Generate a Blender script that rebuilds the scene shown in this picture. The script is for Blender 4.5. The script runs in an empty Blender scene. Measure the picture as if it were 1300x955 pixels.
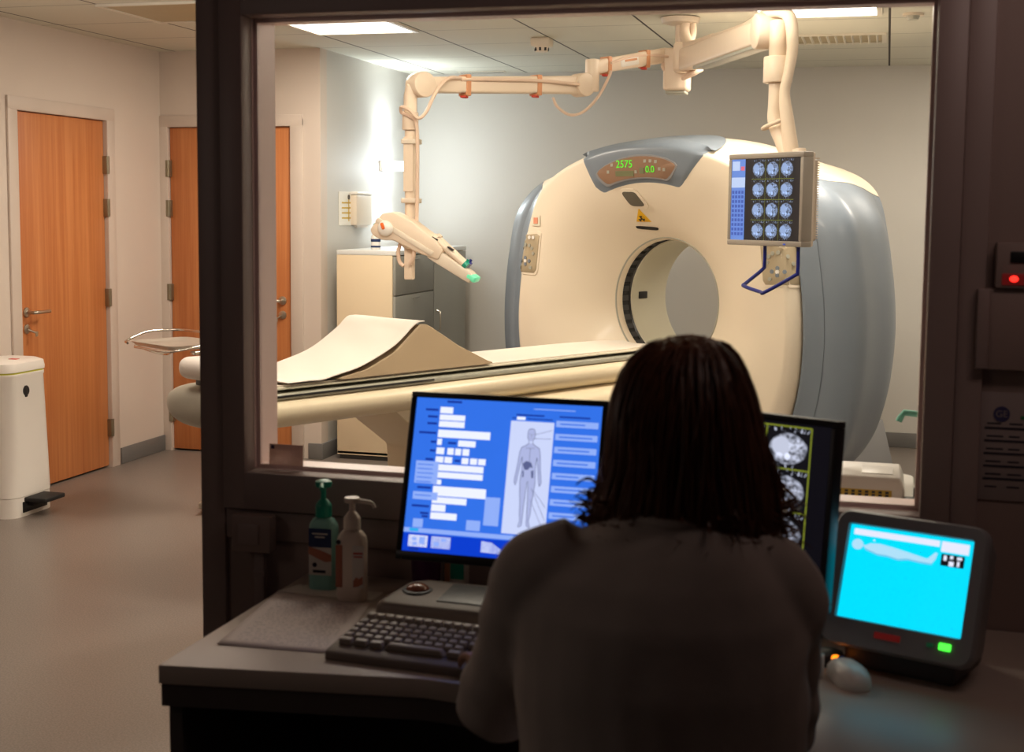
import bpy, bmesh, math, random
from mathutils import Vector as V, Matrix as M, noise as MN
random.seed(7)
SC = bpy.context.scene
COL = SC.collection
R = math.radians
PI = math.pi

# ------------------------------------------------------------------ camera
FPX = 1713.0
CH = 1.55                                     # eye height
YAW, PIT, ROL = R(15.451), R(5.46), R(.552)
fw = V((-math.sin(YAW)*math.cos(PIT), math.cos(YAW)*math.cos(PIT), -math.sin(PIT)))
r0 = V((math.cos(YAW), math.sin(YAW), 0)); u0 = r0.cross(fw)
rt = r0*math.cos(ROL) + u0*math.sin(ROL); up = -r0*math.sin(ROL) + u0*math.cos(ROL)
cam_d = bpy.data.cameras.new('camera'); cam = bpy.data.objects.new('camera', cam_d); COL.objects.link(cam)
mw = M((rt, up, -fw)).transposed().to_4x4(); mw.translation = (0, 0, CH); cam.matrix_world = mw
cam_d.sensor_width = 36; cam_d.lens = FPX/1300*36; cam_d.shift_y = -45/1300
cam_d.clip_start = .05; cam_d.clip_end = 60
cam_d.dof.use_dof = True; cam_d.dof.focus_distance = 6.4; cam_d.dof.aperture_fstop = 6.3
SC.camera = cam

def at(px, py, Y=None, X=None, Z=None):
    """surveyed point of the photograph on the plane Y=, X= or Z="""
    d = fw + rt*((px-650)/FPX) - up*((py-432.5)/FPX)
    t = Y/d.y if Y is not None else X/d.x if X is not None else (Z-CH)/d.z
    return V((0, 0, CH)) + d*t

# ------------------------------------------------------------------ materials
def lin(c):
    f = lambda v: v/12.92 if v <= .04045 else ((v+.055)/1.055)**2.4
    return tuple(f(x/255) for x in c) + (1,)
class NT:
    def __init__(s, m): s.t = m.node_tree; s.N = s.t.nodes; s.L = s.t.links
    def new(s, ty, **k):
        n = s.N.new(ty)
        for a, b in k.items(): setattr(n, a, b)
        return n
    def val(s, x, sock):
        if isinstance(x, (int, float, tuple)): sock.default_value = x
        else: s.L.new(x, sock)
    def math(s, op, a, b=0, c=0):
        n = s.new('ShaderNodeMath', operation=op)
        for i, x in enumerate((a, b, c)): s.val(x, n.inputs[i])
        return n.outputs[0]
    def mix(s, f, a, b):
        n = s.new('ShaderNodeMix', data_type='RGBA')
        s.val(f, n.inputs[0]); s.val(a, n.inputs[6]); s.val(b, n.inputs[7]); return n.outputs[2]
    def noise(s, scale, vec=None, detail=3, rough=.5):
        n = s.new('ShaderNodeTexNoise'); n.inputs['Scale'].default_value = scale
        n.inputs['Detail'].default_value = detail; n.inputs['Roughness'].default_value = rough
        if vec is not None: s.L.new(vec, n.inputs['Vector'])
        return n.outputs[0]
    def ramp(s, f, lo, hi):
        n = s.new('ShaderNodeMapRange', interpolation_type='SMOOTHSTEP'); s.val(f, n.inputs[0])
        n.inputs[1].default_value = lo; n.inputs[2].default_value = hi; return n.outputs[0]
    def coord(s, k='Object'): return s.new('ShaderNodeTexCoord').outputs[k]
    def scaled(s, vec, sc):
        n = s.new('ShaderNodeMapping'); s.L.new(vec, n.inputs[0]); n.inputs[3].default_value = sc; return n.outputs[0]
    def sep(s, vec):
        n = s.new('ShaderNodeSeparateXYZ'); s.L.new(vec, n.inputs[0]); return n.outputs
    def bump(s, h, strength, dist=.002):
        n = s.new('ShaderNodeBump'); n.inputs['Strength'].default_value = strength
        n.inputs['Distance'].default_value = dist; s.L.new(h, n.inputs['Height'])
        s.L.new(n.outputs[0], s.p.inputs['Normal'])
def base(name):
    m = bpy.data.materials.new(name); m.use_nodes = True
    n = NT(m); n.p = n.N['Principled BSDF']; return m, n
def mat(name, c, rough=.5, metal=0, var=.06, vs=6, emit=0, ec=None, bump=0, bs=200, coat=0, trans=0, alpha=1, spec=.5):
    m, n = base(name); c = lin(c); p = n.p
    if var:
        dk = tuple(x*(1-var) for x in c[:3]) + (1,); lt = tuple(min(1, x*(1+var)) for x in c[:3]) + (1,)
        n.L.new(n.mix(n.noise(vs, n.coord()), dk, lt), p.inputs['Base Color'])
    else: p.inputs['Base Color'].default_value = c
    p.inputs['Roughness'].default_value = rough; p.inputs['Metallic'].default_value = metal
    p.inputs['Coat Weight'].default_value = coat; p.inputs['Transmission Weight'].default_value = trans
    p.inputs['Specular IOR Level'].default_value = spec
    p.inputs['Alpha'].default_value = alpha
    if emit:
        p.inputs['Emission Color'].default_value = lin(ec) if ec else c
        p.inputs['Emission Strength'].default_value = emit
    if bump: n.bump(n.noise(bs, n.coord(), 2), bump)
    return m
def glow(name, c, s=1.0, var=0):
    """a lit screen element: emission with a faint pixel noise"""
    m, n = base(name); p = n.p
    p.inputs['Base Color'].default_value = (.01, .01, .012, 1); p.inputs['Roughness'].default_value = .4
    c = lin(c)
    if var:
        n.L.new(n.mix(n.noise(25, n.coord()), tuple(x*(1-var) for x in c[:3])+(1,), c), p.inputs['Emission Color'])
    else: p.inputs['Emission Color'].default_value = c
    p.inputs['Emission Strength'].default_value = s
    return m
def wood_mat(name, a, b):
    m, n = base(name); o = n.coord()
    g = n.noise(1, n.scaled(o, (45, 45, 1.2)), 4, .6); g2 = n.noise(1, n.scaled(o, (9, 9, .35)), 3)
    f = n.math('ADD', n.math('MULTIPLY', n.ramp(g, .3, .7), .6), n.math('MULTIPLY', n.ramp(g2, .3, .7), .4))
    n.L.new(n.mix(f, lin(a), lin(b)), n.p.inputs['Base Color']); n.p.inputs['Roughness'].default_value = .42
    n.bump(g, .05); return m
def floor_mat():
    m, n = base('vinyl floor'); o = n.coord()
    sp = n.ramp(n.noise(160, o, 2), .35, .65); big = n.noise(.8, o, 3)
    c = n.mix(sp, lin((110, 101, 95)), lin((136, 126, 118))); c = n.mix(n.math('MULTIPLY', big, .5), c, lin((118, 107, 99)))
    n.L.new(c, n.p.inputs['Base Color']); n.p.inputs['Roughness'].default_value = .38
    n.bump(n.noise(90, o), .06, .003); return m
def ceiling_mat():
    m, n = base('ceiling tiles'); x, y, z = n.sep(n.coord())
    def line(v, off, w):
        a = n.math('FRACT', n.math('DIVIDE', n.math('ADD', v, off), .615))
        d = n.math('ABSOLUTE', n.math('SUBTRACT', a, .5))
        return n.math('GREATER_THAN', d, .5 - w/.615)
    lx = line(x, 3.1+6.15, .006); ly = n.math('MULTIPLY', line(y, -7.08+6.15*2, .005), .55)
    g = n.math('MAXIMUM', lx, ly)
    b = n.mix(n.noise(260, n.coord(), 2), lin((206, 204, 190)), lin((220, 218, 204)))
    n.L.new(n.mix(g, b, lin((62, 56, 50))), n.p.inputs['Base Color']); n.p.inputs['Roughness'].default_value = .8
    return m
def wall_mat(name, c, c2=None, z0=0, z1=1):
    m, n = base(name); o = n.coord()
    d = n.mix(n.noise(3, o, 3), lin(tuple(x*.97 for x in c)), lin(c))
    n.L.new(d, n.p.inputs['Base Color']); n.p.inputs['Roughness'].default_value = .6
    n.bump(n.noise(140, o, 3), .12, .002); return m
def glass_mat():
    m, n = base('window glass'); n.N.remove(n.p)
    t = n.new('ShaderNodeBsdfTransparent'); t.inputs[0].default_value = (.975, .98, .97, 1)
    g = n.new('ShaderNodeBsdfGlossy'); g.inputs['Roughness'].default_value = .0
    fr = n.new('ShaderNodeFresnel'); fr.inputs[0].default_value = 1.35
    x = n.new('ShaderNodeMixShader'); n.L.new(fr.outputs[0], x.inputs[0]); n.L.new(t.outputs[0], x.inputs[1]); n.L.new(g.outputs[0], x.inputs[2])
    n.L.new(x.outputs[0], n.N['Material Output'].inputs[0]); return m
def slice_mat(name, tint, s):
    """a computed tomography slice: grey body oval with organs and bright spine, from UV"""
    m, n = base(name); uv = n.coord('UV'); x, y, z = n.sep(uv)
    rnd = n.new('ShaderNodeObjectInfo').outputs['Random']
    off = n.new('ShaderNodeVectorMath', operation='ADD'); n.L.new(uv, off.inputs[0])
    cmb = n.new('ShaderNodeCombineXYZ'); n.L.new(n.math('MULTIPLY', rnd, .35), cmb.inputs[2]); n.L.new(cmb.outputs[0], off.inputs[1])
    ov = off.outputs[0]
    def oval(cx, cy, rx, ry, soft=.12):
        a = n.math('DIVIDE', n.math('SUBTRACT', x, cx), rx); b = n.math('DIVIDE', n.math('SUBTRACT', y, cy), ry)
        d = n.math('ADD', n.math('POWER', n.math('ABSOLUTE', a), 2.0), n.math('POWER', n.math('ABSOLUTE', b), 2.0))
        d = n.math('ADD', d, n.math('MULTIPLY', n.math('SUBTRACT', n.noise(6, ov), .5), .35))
        return n.ramp(d, 1+soft, 1-soft)
    body = oval(.5, .47, .44, .38); spine = oval(.5, .28, .07, .09); liver = oval(.34, .52, .22, .24)
    kidl = oval(.30, .28, .09, .08); kidr = oval(.70, .28, .09, .08); gut = oval(.68, .55, .18, .18)
    ring = n.math('SUBTRACT', body, oval(.5, .47, .39, .33)); bowel = n.ramp(n.noise(13, ov, 2), .42, .62)
    v = n.math('MULTIPLY', body, .38)
    v = n.math('ADD', v, n.math('MULTIPLY', liver, .26))
    v = n.math('ADD', v, n.math('MULTIPLY', n.math('MULTIPLY', gut, bowel), .38))
    dark = n.math('MULTIPLY', n.math('MULTIPLY', body, n.ramp(n.noise(9, ov, 2), .52, .42)), n.math('SUBTRACT', 1, liver))
    v = n.math('SUBTRACT', v, n.math('MULTIPLY', dark, .30))
    v = n.math('ADD', v, n.math('MULTIPLY', n.math('ADD', kidl, kidr), .28))
    v = n.math('ADD', v, n.math('MULTIPLY', spine, .75)); v = n.math('ADD', v, n.math('MULTIPLY', ring, .12))
    tick = n.math('MULTIPLY', n.math('GREATER_THAN', n.noise(1, n.scaled(uv, (18, 5, 1)), 1), .62), n.math('ADD', n.math('GREATER_THAN', y, .89), n.math('LESS_THAN', y, .07)))
    v = n.math('ADD', v, n.math('MULTIPLY', tick, .6))
    c = n.mix(n.math('MINIMUM', n.math('MAXIMUM', v, 0.0), 1.0), (.004, .004, .006, 1), lin(tint))
    n.L.new(c, n.p.inputs['Emission Color']); n.p.inputs['Emission Strength'].default_value = s
    n.p.inputs['Base Color'].default_value = (.01, .01, .01, 1); n.p.inputs['Roughness'].default_value = .4; return m
def hair_mat():
    m, n = base('brown hair'); o = n.coord()
    g = n.noise(1, n.scaled(o, (130, 130, 10)), 3)
    n.L.new(n.mix(g, lin((44, 25, 16)), lin((132, 78, 46))), n.p.inputs['Base Color'])
    n.p.inputs['Roughness'].default_value = .42; n.p.inputs['Sheen Weight'].default_value = .5; n.p.inputs['Sheen Tint'].default_value = lin((170, 96, 52)); n.p.inputs['Sheen Roughness'].default_value = .35
    n.bump(g, .35, .003); return m
def paper_mat(name, c, ink=None, trans=0):
    m, n = base(name); x, y, z = n.sep(n.coord('UV')); col = lin(c)
    if ink:
        l = n.math('GREATER_THAN', n.math('FRACT', n.math('MULTIPLY', y, 26.0)), .62)
        w = n.math('GREATER_THAN', n.noise(1, n.scaled(n.coord('UV'), (34, 26, 1)), 1), .5)
        inside = n.math('MULTIPLY', n.math('MULTIPLY', n.math('GREATER_THAN', x, .1), n.math('LESS_THAN', x, .9)), n.math('MULTIPLY', n.math('GREATER_THAN', y, .08), n.math('LESS_THAN', y, .92)))
        f = n.math('MULTIPLY', n.math('MULTIPLY', l, w), n.math('MULTIPLY', inside, .55)); n.L.new(n.mix(f, col, lin(ink)), n.p.inputs['Base Color'])
    else: n.p.inputs['Base Color'].default_value = col
    n.p.inputs['Roughness'].default_value = .75; n.p.inputs['Transmission Weight'].default_value = trans; return m

# ------------------------------------------------------------------ mesh builder
def catmull(pts, k=8):
    P = [V(p) for p in pts]; P = [P[0]*2-P[1]] + P + [P[-1]*2-P[-2]]; o = []
    for i in range(1, len(P)-2):
        a, b, c, d = P[i-1:i+3]
        for j in range(k):
            t = j/k; o.append(.5*((2*b) + (c-a)*t + (2*a-5*b+4*c-d)*t*t + (3*b-a-3*c+d)*t**3))
    return o + [P[-2]]
class MB:
    def __init__(s): s.bm = bmesh.new(); s.uv = s.bm.loops.layers.uv.new('UVMap'); s.mi = 0
    def _merge(s, t, mtx=None):
        if mtx is not None: t.transform(mtx)
        for f in t.faces: f.material_index = s.mi
        me = bpy.data.meshes.new('t'); t.to_mesh(me); t.free(); s.bm.from_mesh(me); bpy.data.meshes.remove(me)
    def box(s, c, d, bev=0, seg=3, rot=None, taper=None):
        t = bmesh.new(); bmesh.ops.create_cube(t, size=1)
        for v in t.verts: v.co = V((v.co.x*d[0], v.co.y*d[1], v.co.z*d[2]))
        if taper:
            for v in t.verts:
                if v.co.z > 0: v.co.x *= taper; v.co.y *= taper
        if bev: bmesh.ops.bevel(t, geom=t.edges[:], offset=min(bev, min(d)*.49), segments=seg, profile=.5, affect='EDGES')
        m = M.Translation(V(c))
        if rot is not None: m = m @ (rot.to_4x4() if hasattr(rot, 'to_4x4') else rot)
        s._merge(t, m); return s
    def span(s, lo, hi, bev=0, seg=2):
        return s.box([(a+b)/2 for a, b in zip(lo, hi)], [abs(b-a) for a, b in zip(lo, hi)], bev, seg)
    def vbox(s, c, d, bev, zb=0, seg=5, mtx=None):
        """box rounded mostly along its vertical edges"""
        t = bmesh.new(); bmesh.ops.create_cube(t, size=1)
        for v in t.verts: v.co = V((v.co.x*d[0], v.co.y*d[1], v.co.z*d[2]))
        e = [e for e in t.edges if abs(e.verts[0].co.z-e.verts[1].co.z) > .5*d[2]]
        bmesh.ops.bevel(t, geom=e, offset=bev, segments=seg, profile=.5, affect='EDGES')
        if zb:
            e = [e for e in t.edges if abs(e.verts[0].co.z-e.verts[1].co.z) < 1e-6 and len(e.link_faces) == 2 and any(len(f.verts) > 5 for f in e.link_faces)]
            bmesh.ops.bevel(t, geom=e, offset=zb, segments=3, profile=.5, affect='EDGES')
        s._merge(t, (mtx or M()) @ M.Translation(V(c))); return s
    def ring(s, pts): return [s.bm.verts.new(p) for p in pts]
    def face(s, vs):
        try:
            f = s.bm.faces.new(vs); f.material_index = s.mi; return f
        except ValueError: return None
    def loft(s, rings, close=True, cap=True, cyc=False):
        R_ = [s.ring(r) for r in rings]; n = len(R_[0]); prs = list(zip(R_, R_[1:]))
        if cyc: prs.append((R_[-1], R_[0]))
        for a, b in prs:
            for i in range(n if close else n-1):
                j = (i+1) % n; s.face((a[i], a[j], b[j], b[i]))
        if cap and close and not cyc: s.face(R_[0][::-1]); s.face(R_[-1])
        return s
    def tube(s, pts, r, n=10, smooth=0, cyc=False, flat=1):
        if smooth: 
            m = len(pts); pts = catmull(pts, smooth)
            if isinstance(r, (list, tuple)):
                rr = []
                for i in range(len(pts)):
                    t = i/smooth; k = min(int(t), m-2); rr.append(r[k]+(r[k+1]-r[k])*(t-k))
                r = rr
        P = [V(p) for p in pts]; N = len(P); rings = []; nrm = None
        for i, p in enumerate(P):
            if cyc: d = P[(i+1) % N]-P[i-1]
            else: d = P[min(i+1, N-1)]-P[max(i-1, 0)]
            d.normalize()
            if nrm is None:
                nrm = d.cross(V((0, 0, 1)))
                if nrm.length < 1e-3: nrm = d.cross(V((1, 0, 0)))
            nrm = (nrm - d*nrm.dot(d)).normalized(); b = d.cross(nrm)
            q = r[i] if isinstance(r, (list, tuple)) else r
            rings.append([p + nrm*math.cos(2*PI*k/n)*q + b*math.sin(2*PI*k/n)*q*flat for k in range(n)])
        return s.loft(rings, cyc=cyc)
    def cyl(s, a, b, r, r2=None, n=24, bev=0):
        a, b = V(a), V(b); r2 = r if r2 is None else r2
        if bev:
            d = (b-a).normalized()*bev
            return s.tube([a, a+d*.3, a+d, b-d, b-d*.3, b], [r-bev, r-bev*.3, r, r2, r2-bev*.3, r2-bev], n)
        return s.tube([a, b], [r, r2], n)
    def lathe(s, prof, c=(0, 0, 0), n=32, mtx=None):
        c = V(c); mtx = mtx or M()
        return s.loft([[mtx @ (c+V((q*math.cos(2*PI*k/n), q*math.sin(2*PI*k/n), z))) for k in range(n)] for q, z in prof])
    def prism(s, poly, d, mtx=None, bev=0):
        """extrude a polygon of 3-D points by vector d"""
        t = bmesh.new(); d = V(d)
        a = [t.verts.new(V(p)) for p in poly]; b = [t.verts.new(V(p)+d) for p in poly]; n = len(a)
        t.faces.new(a[::-1]); t.faces.new(b)
        for i in range(n): t.faces.new((a[i], a[(i+1) % n], b[(i+1) % n], b[i]))
        bmesh.ops.recalc_face_normals(t, faces=t.faces[:])
        if bev: bmesh.ops.bevel(t, geom=t.edges[:], offset=bev, segments=2, profile=.5, affect='EDGES')
        s._merge(t, mtx); return s
    def ball(s, c, r, seg=20, rot=None):
        t = bmesh.new(); bmesh.ops.create_uvsphere(t, u_segments=seg, v_segments=max(8, seg*2//3), radius=1)
        r = (r, r, r) if isinstance(r, (int, float)) else r
        m = M.Translation(V(c)) @ (rot.to_4x4() if rot is not None else M()) @ M.Diagonal(V((*r, 1)))
        s._merge(t, m); return s
    def quad(s, a, b, c, d):
        f = s.face(s.ring([V(a), V(b), V(c), V(d)]))
        for l, q in zip(f.loops, ((0, 0), (1, 0), (1, 1), (0, 1))): l[s.uv].uv = q
        return s
    def poly(s, pts): s.face(s.ring([V(p) for p in pts])); return s
    def build(s, name, m, parent=None, loc=None, rot=None, sharp=38, tri=False):
        bm = s.bm
        bmesh.ops.recalc_face_normals(bm, faces=bm.faces[:])
        me = bpy.data.meshes.new(name); bm.to_mesh(me); bm.free()
        for p in me.polygons: p.use_smooth = True
        me.set_sharp_from_angle(angle=R(sharp))
        for k in (m if isinstance(m, (list, tuple)) else [m]): me.materials.append(k)
        o = bpy.data.objects.new(name, me); COL.objects.link(o)
        if parent is not None: o.parent = parent
        if loc is not None: o.location = loc
        if rot is not None: o.rotation_euler = rot
        return o
def tag(o, label=None, cat=None, group=None, kind=None):
    for k, v in (('label', label), ('category', cat), ('group', group), ('kind', kind)):
        if v: o[k] = v
    return o
def thing(name, label, cat, loc=(0, 0, 0), rot=(0, 0, 0), group=None, kind=None):
    o = bpy.data.objects.new(name, None); COL.objects.link(o); o.location = loc; o.rotation_euler = rot
    o.empty_display_size = .05
    return tag(o, label, cat, group, kind)
def struct(name, mb, m): return tag(mb.build(name, m), kind='structure')
def text_mesh(body, size, m, name, parent, loc, rot=None, mtx=None, align='CENTER', ext=.0003):
    c = bpy.data.curves.new(name, 'FONT'); c.body = body; c.size = size; c.align_x = align; c.align_y = 'CENTER'; c.extrude = ext
    t = bpy.data.objects.new(name, c); COL.objects.link(t)
    me = bpy.data.meshes.new_from_object(t.evaluated_get(bpy.context.evaluated_depsgraph_get())); bpy.data.objects.remove(t)
    me.materials.clear(); me.materials.append(m)
    o = bpy.data.objects.new(name, me); COL.objects.link(o); o.parent = parent
    if mtx is not None: o.matrix_local = mtx
    else:
        o.location = loc
        if rot is not None: o.rotation_euler = rot
    return o

# ------------------------------------------------------------------ palette
MT = dict(
 floor=floor_mat(), ceil=ceiling_mat(),
 wall=wall_mat('beige wall paint', (214, 200, 188)), wallb=wall_mat('pale grey wall paint', (206, 203, 197)),
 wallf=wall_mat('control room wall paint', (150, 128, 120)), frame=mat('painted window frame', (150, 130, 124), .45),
 jamb=mat('lacquered window reveal', (236, 210, 204), .35), base=mat('grey vinyl skirting', (112, 110, 108), .5),
 door=wood_mat('beech door veneer', (182, 106, 56), (208, 136, 82)), dframe=mat('painted door frame', (205, 190, 178), .45),
 steel=mat('brushed steel', (196, 190, 178), .28, 1), brass=mat('dull hinge metal', (150, 142, 122), .4, .8),
 chrome=mat('polished stainless', (222, 218, 210), .12, 1),
 traym=mat('satin stainless tray', (232, 226, 214), .34, .75),
 cream=mat('cream gantry plastic', (236, 222, 200), .38, var=.015, coat=.15), cream2=mat('cream bore plastic', (226, 220, 198), .4, var=.015),
 blue=mat('blue grey gantry plastic', (122, 132, 143), .4, var=.02, coat=.1), grey=mat('warm grey plastic', (140, 140, 142), .4),
 dgrey=mat('dark grey plastic', (62, 60, 60), .4), black=mat('black plastic', (22, 21, 22), .45), blk2=mat('dark ring segments', (50, 48, 46), .25, .3),
 lens=mat('smoked lens', (104, 98, 86), .15), panel=mat('brown display window', (150, 118, 96), .25),
 keypad=mat('keypad overlay', (176, 160, 132), .45), yellow=mat('warning yellow', (236, 180, 20), .5), red=mat('red plastic', (200, 60, 40), .5),
 salmon=mat('salmon button', (226, 150, 120), .5), orange=mat('orange strap', (210, 148, 106), .5), obright=mat('orange marker', (236, 110, 40), .5), arm=mat('ivory arm plastic', (232, 212, 190), .4, var=.02), armc=mat('cloth cable sleeve', (226, 206, 184), .8, bump=.3, bs=60),
 cable=mat('ivory cable', (224, 196, 174), .45), sheet=mat('white paper sheet', (222, 212, 202), .8, var=.02), pad=mat('white mattress vinyl', (222, 212, 198), .5),
 cush=mat('beige foam wedge vinyl', (190, 166, 134), .55, bump=.1, bs=20), tbody=mat('table cream plastic', (232, 216, 186), .35, var=.02),
 tgrey=mat('table grey plastic', (168, 166, 152), .4), white=mat('white plastic', (236, 230, 222), .35, var=.02), offw=mat('off white plastic', (222, 208, 190), .4, var=.02),
 cabs=mat('cabinet cream laminate', (228, 208, 176), .45, var=.02), cabf=mat('cabinet grey laminate', (150, 150, 142), .45), cabt=mat('white worktop', (222, 224, 222), .35),
 teal=mat('teal tube lacquer', (120, 200, 178), .35), mint=mat('self lit green tip', (120, 224, 180), .3, emit=.25, ec=(90, 230, 170)),  # green tip's glow is emission put into the material, no lamp there
 navy=mat('navy blue tube', (28, 36, 120), .3), scr=mat('bezel black', (26, 22, 22), .4), bezel=mat('hanging monitor bezel', (150, 140, 128), .45), vent=mat('hanging monitor casing', (206, 190, 172), .5),
 desk=mat('desk laminate', (186, 170, 158), .4, var=.03), deskl=mat('desk edge', (84, 74, 70), .5), key=mat('key caps', (152, 138, 126), .5), kbody=mat('keyboard body', (124, 110, 100), .5),
 cons=mat('console beige', (136, 122, 112), .5), amber=mat('polished brown ball', (150, 84, 62), .15), purple=mat('purple cup', (84, 28, 84), .4), green=mat('green pen', (20, 120, 60), .4),
 gel=mat('green gel bottle', (150, 208, 196), .25, trans=.15), gpump=mat('teal pump plastic', (24, 150, 124), .35), wbot=mat('white bottle plastic', (232, 214, 198), .4), lnavy=mat('bottle label blue', (26, 48, 92), .5),
 lwhite=mat('bottle label white', (214, 206, 196), .5), lskin=mat('bottle label hand picture', (176, 106, 82), .5), lred=mat('label red', (190, 70, 62), .5),
 hair=hair_mat(), skin=mat('skin', (196, 146, 120), .5), coat=mat('white cotton tunic', (188, 176, 168), .85, bump=.15, bs=90), trous=mat('white cotton trousers', (180, 174, 170), .85), shoe=mat('white clog', (200, 198, 194), .5),
 eyew=mat('eye white', (230, 226, 220), .2), iris=mat('brown iris', (70, 44, 30), .2), lip=mat('lips', (168, 96, 88), .45),
 paper=paper_mat('printed paper', (226, 212, 208), (120, 108, 108)), plain=paper_mat('plain paper', (222, 214, 204)), chart=paper_mat('wall chart paper', (240, 236, 226)),
 card=paper_mat('window card', (214, 186, 176), (150, 120, 112), .5), notice=paper_mat('notice paper', (150, 134, 130)), ink=mat('print ink', (34, 28, 44), .6), gold=mat('ochre print', (214, 178, 70), .6), logo=mat('violet blue print', (58, 54, 96), .6), ggreen=mat('green print', (30, 110, 60), .6),
 lamp=mat('lit lamp glass', (255, 255, 255), .4, var=0, emit=14, ec=(236, 246, 255)), diff=mat('lit ceiling diffuser', (255, 255, 255), .4, var=0, emit=7, ec=(255, 244, 226)), offd=mat('unlit ceiling diffuser', (176, 160, 122), .4), metalw=mat('white sheet metal', (222, 216, 202), .45),
 yel2=mat('yellow bin liner rim', (198, 196, 60), .5), glass=glass_mat(), rubber=mat('black rubber', (24, 22, 22), .7),
 led_g=glow('green led', (70, 240, 60), 2.2), led_r=glow('red led', (255, 40, 30), 3), led_o=glow('orange led', (255, 130, 20), 2.5), led_d=glow('dim red marking', (96, 16, 14), .6), led_n=glow('dim green led', (12, 70, 40), .5), seg=glow('green digits', (90, 235, 40), 1.1), segd=mat('unlit digit window', (120, 124, 90), .3),
 s_blue=glow('form screen blue', (52, 116, 236), 1.0, .06), s_blue2=glow('form screen deep blue', (10, 62, 208), 1.0), s_dark=glow('form screen lettering', (24, 54, 160), .9), s_white=glow('form screen white', (236, 240, 255), 1.05), s_pale=glow('form screen pale', (146, 176, 250), 1.0), s_lil=glow('form screen figure panel', (206, 216, 252), 1.0), s_fig=glow('form screen figure', (176, 184, 226), 1.0), s_line=glow('form screen outline', (96, 104, 150), .9), s_cy=glow('form screen cyan', (40, 170, 240), 1.0),
 c_cyan=glow('console screen cyan', (0, 222, 255), 1.05), c_white=glow('console screen white', (232, 236, 255), 1.0), c_fig=glow('console figure', (176, 226, 250), 1.0), c_shade=glow('console figure shade', (120, 200, 236), 1.0),
 k_black=glow('scan screen black', (10, 9, 16), 1.0), k_yel=glow('scan screen yellow frame', (150, 160, 50), .8), slice=slice_mat('scan slices', (226, 232, 255), 1.15), slice2=slice_mat('hanging monitor slices', (176, 204, 255), 1.1), k_pan=glow('hanging monitor menu', (110, 150, 232), 1.0, .2), k_pan2=glow('hanging monitor menu light', (196, 214, 250), 1.0), k_pan3=glow('hanging monitor menu dark', (60, 92, 190), .9), k_red=glow('hanging monitor menu red', (232, 110, 130), 1.0),
)

# ================================================================== THE SETTING
ZC = 2.527                                    # ceiling height
XL, YR, XR, YB, XE = -4.44, 7.69, -3.35, 9.32, 1.45
WF, WB = 2.72, 2.86                           # control-room face and scan-room face of the window wall
m = MB(); m.span((-4.7, -.6, -.1), (XE+.15, YB+.15, 0)); struct('floor', m, MT['floor'])
m = MB(); m.span((XL-.1, WB, ZC), (XE+.1, YB+.1, ZC+.08)); struct('ceiling', m, MT['ceil'])
# left wall with door opening
D1, D2, DH = 6.205, 7.075, 2.075
m = MB(); m.span((XL-.12, WF, 0), (XL, D1, ZC)); m.span((XL-.12, D2, 0), (XL, YR+.1, ZC)); m.span((XL-.12, D1, DH), (XL, D2, ZC)); struct('wall_left', m, MT['wall'])
E1, E2 = -4.395, -3.535
m = MB(); m.span((XL, YR, 0), (E1, YR+.1, ZC)); m.span((E2, YR, 0), (XR, YR+.1, ZC)); m.span((E1, YR, DH), (E2, YR+.1, ZC)); struct('wall_rear_left', m, MT['wall'])
m = MB(); m.span((XR-.1, YR+.1, 0), (XR, YB+.1, ZC)); struct('wall_recess', m, MT['wallb'])
m = MB(); m.span((XR-.1, YB, 0), (XE, YB+.1, ZC)); struct('wall_rear', m, MT['wallb'])
m = MB(); m.span((XE, WB, 0), (XE+.1, YB+.1, ZC)); struct('wall_right', m, MT['wallb'])
# dark grey sheets put in for the closet darkness behind the two doors
m = MB(); m.span((XL-.16, D1, 0), (XL-.121, D2, DH)); struct('dark_sheet_1', m, MT['dgrey'])
m = MB(); m.span((E1, YR+.101, 0), (E2, YR+.13, DH)); struct('dark_sheet_2', m, MT['dgrey'])
# window wall
WX0, WX1, WZ0, WZ1 = -1.36, .079, .967, 1.966    # glazed opening
FX0, FX1 = -1.415, .135                        # frame outside
PX0 = -1.475                                   # edge of the doorway
m = MB()
m.span((FX0, WF, 0), (FX1, WB, WZ0-.1)); m.span((FX0, WF, WZ1+.08), (FX1, WB, ZC+.1)); m.span((FX1+.05, WF, 0), (XE+.1, WB, ZC+.1))
m.span((-2.5, WF, 2.12), (PX0, WB, ZC+.1)); m.span((XL-.1, WF, 0), (-2.5, WB, ZC+.1))
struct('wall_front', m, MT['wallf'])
m = MB(); m.span((PX0, WF-.012, 0), (FX0, WB+.01, ZC), .004); struct('trim_3', m, MT['frame'])
m = MB(); m.span((FX1, WF-.014, 0), (FX1+.05, WB+.01, ZC), .004); struct('trim_4', m, MT['frame'])
m = MB(); m.span((FX0, WF-.008, WZ0-.155), (FX1, WF, WZ0-.088), .003); struct('trim_5', m, MT['frame'])
w = thing('window_1', None, None, ((WX0+WX1)/2, WF, WZ0), kind='structure')
def wspan(mb, lo, hi, bev=0): o = V(((WX0+WX1)/2, WF, WZ0)); return mb.span(V(lo)-o, V(hi)-o, bev)
m = MB(); f0, f1 = WF-.022, WF+.03
wspan(m, (FX0, f0, WZ0-.085), (WX0, f1, WZ1+.08), .004); wspan(m, (WX1, f0, WZ0-.085), (FX1, f1, WZ1+.08), .004)
wspan(m, (WX0-.003, f0, WZ0-.085), (WX1+.003, f1, WZ0), .004); wspan(m, (WX0-.003, f0, WZ1), (WX1+.003, f1, WZ1+.08), .004)
m.build('window_frame', MT['frame'], w)
m = MB(); j0, j1 = WF+.03, WB+.008
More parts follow.
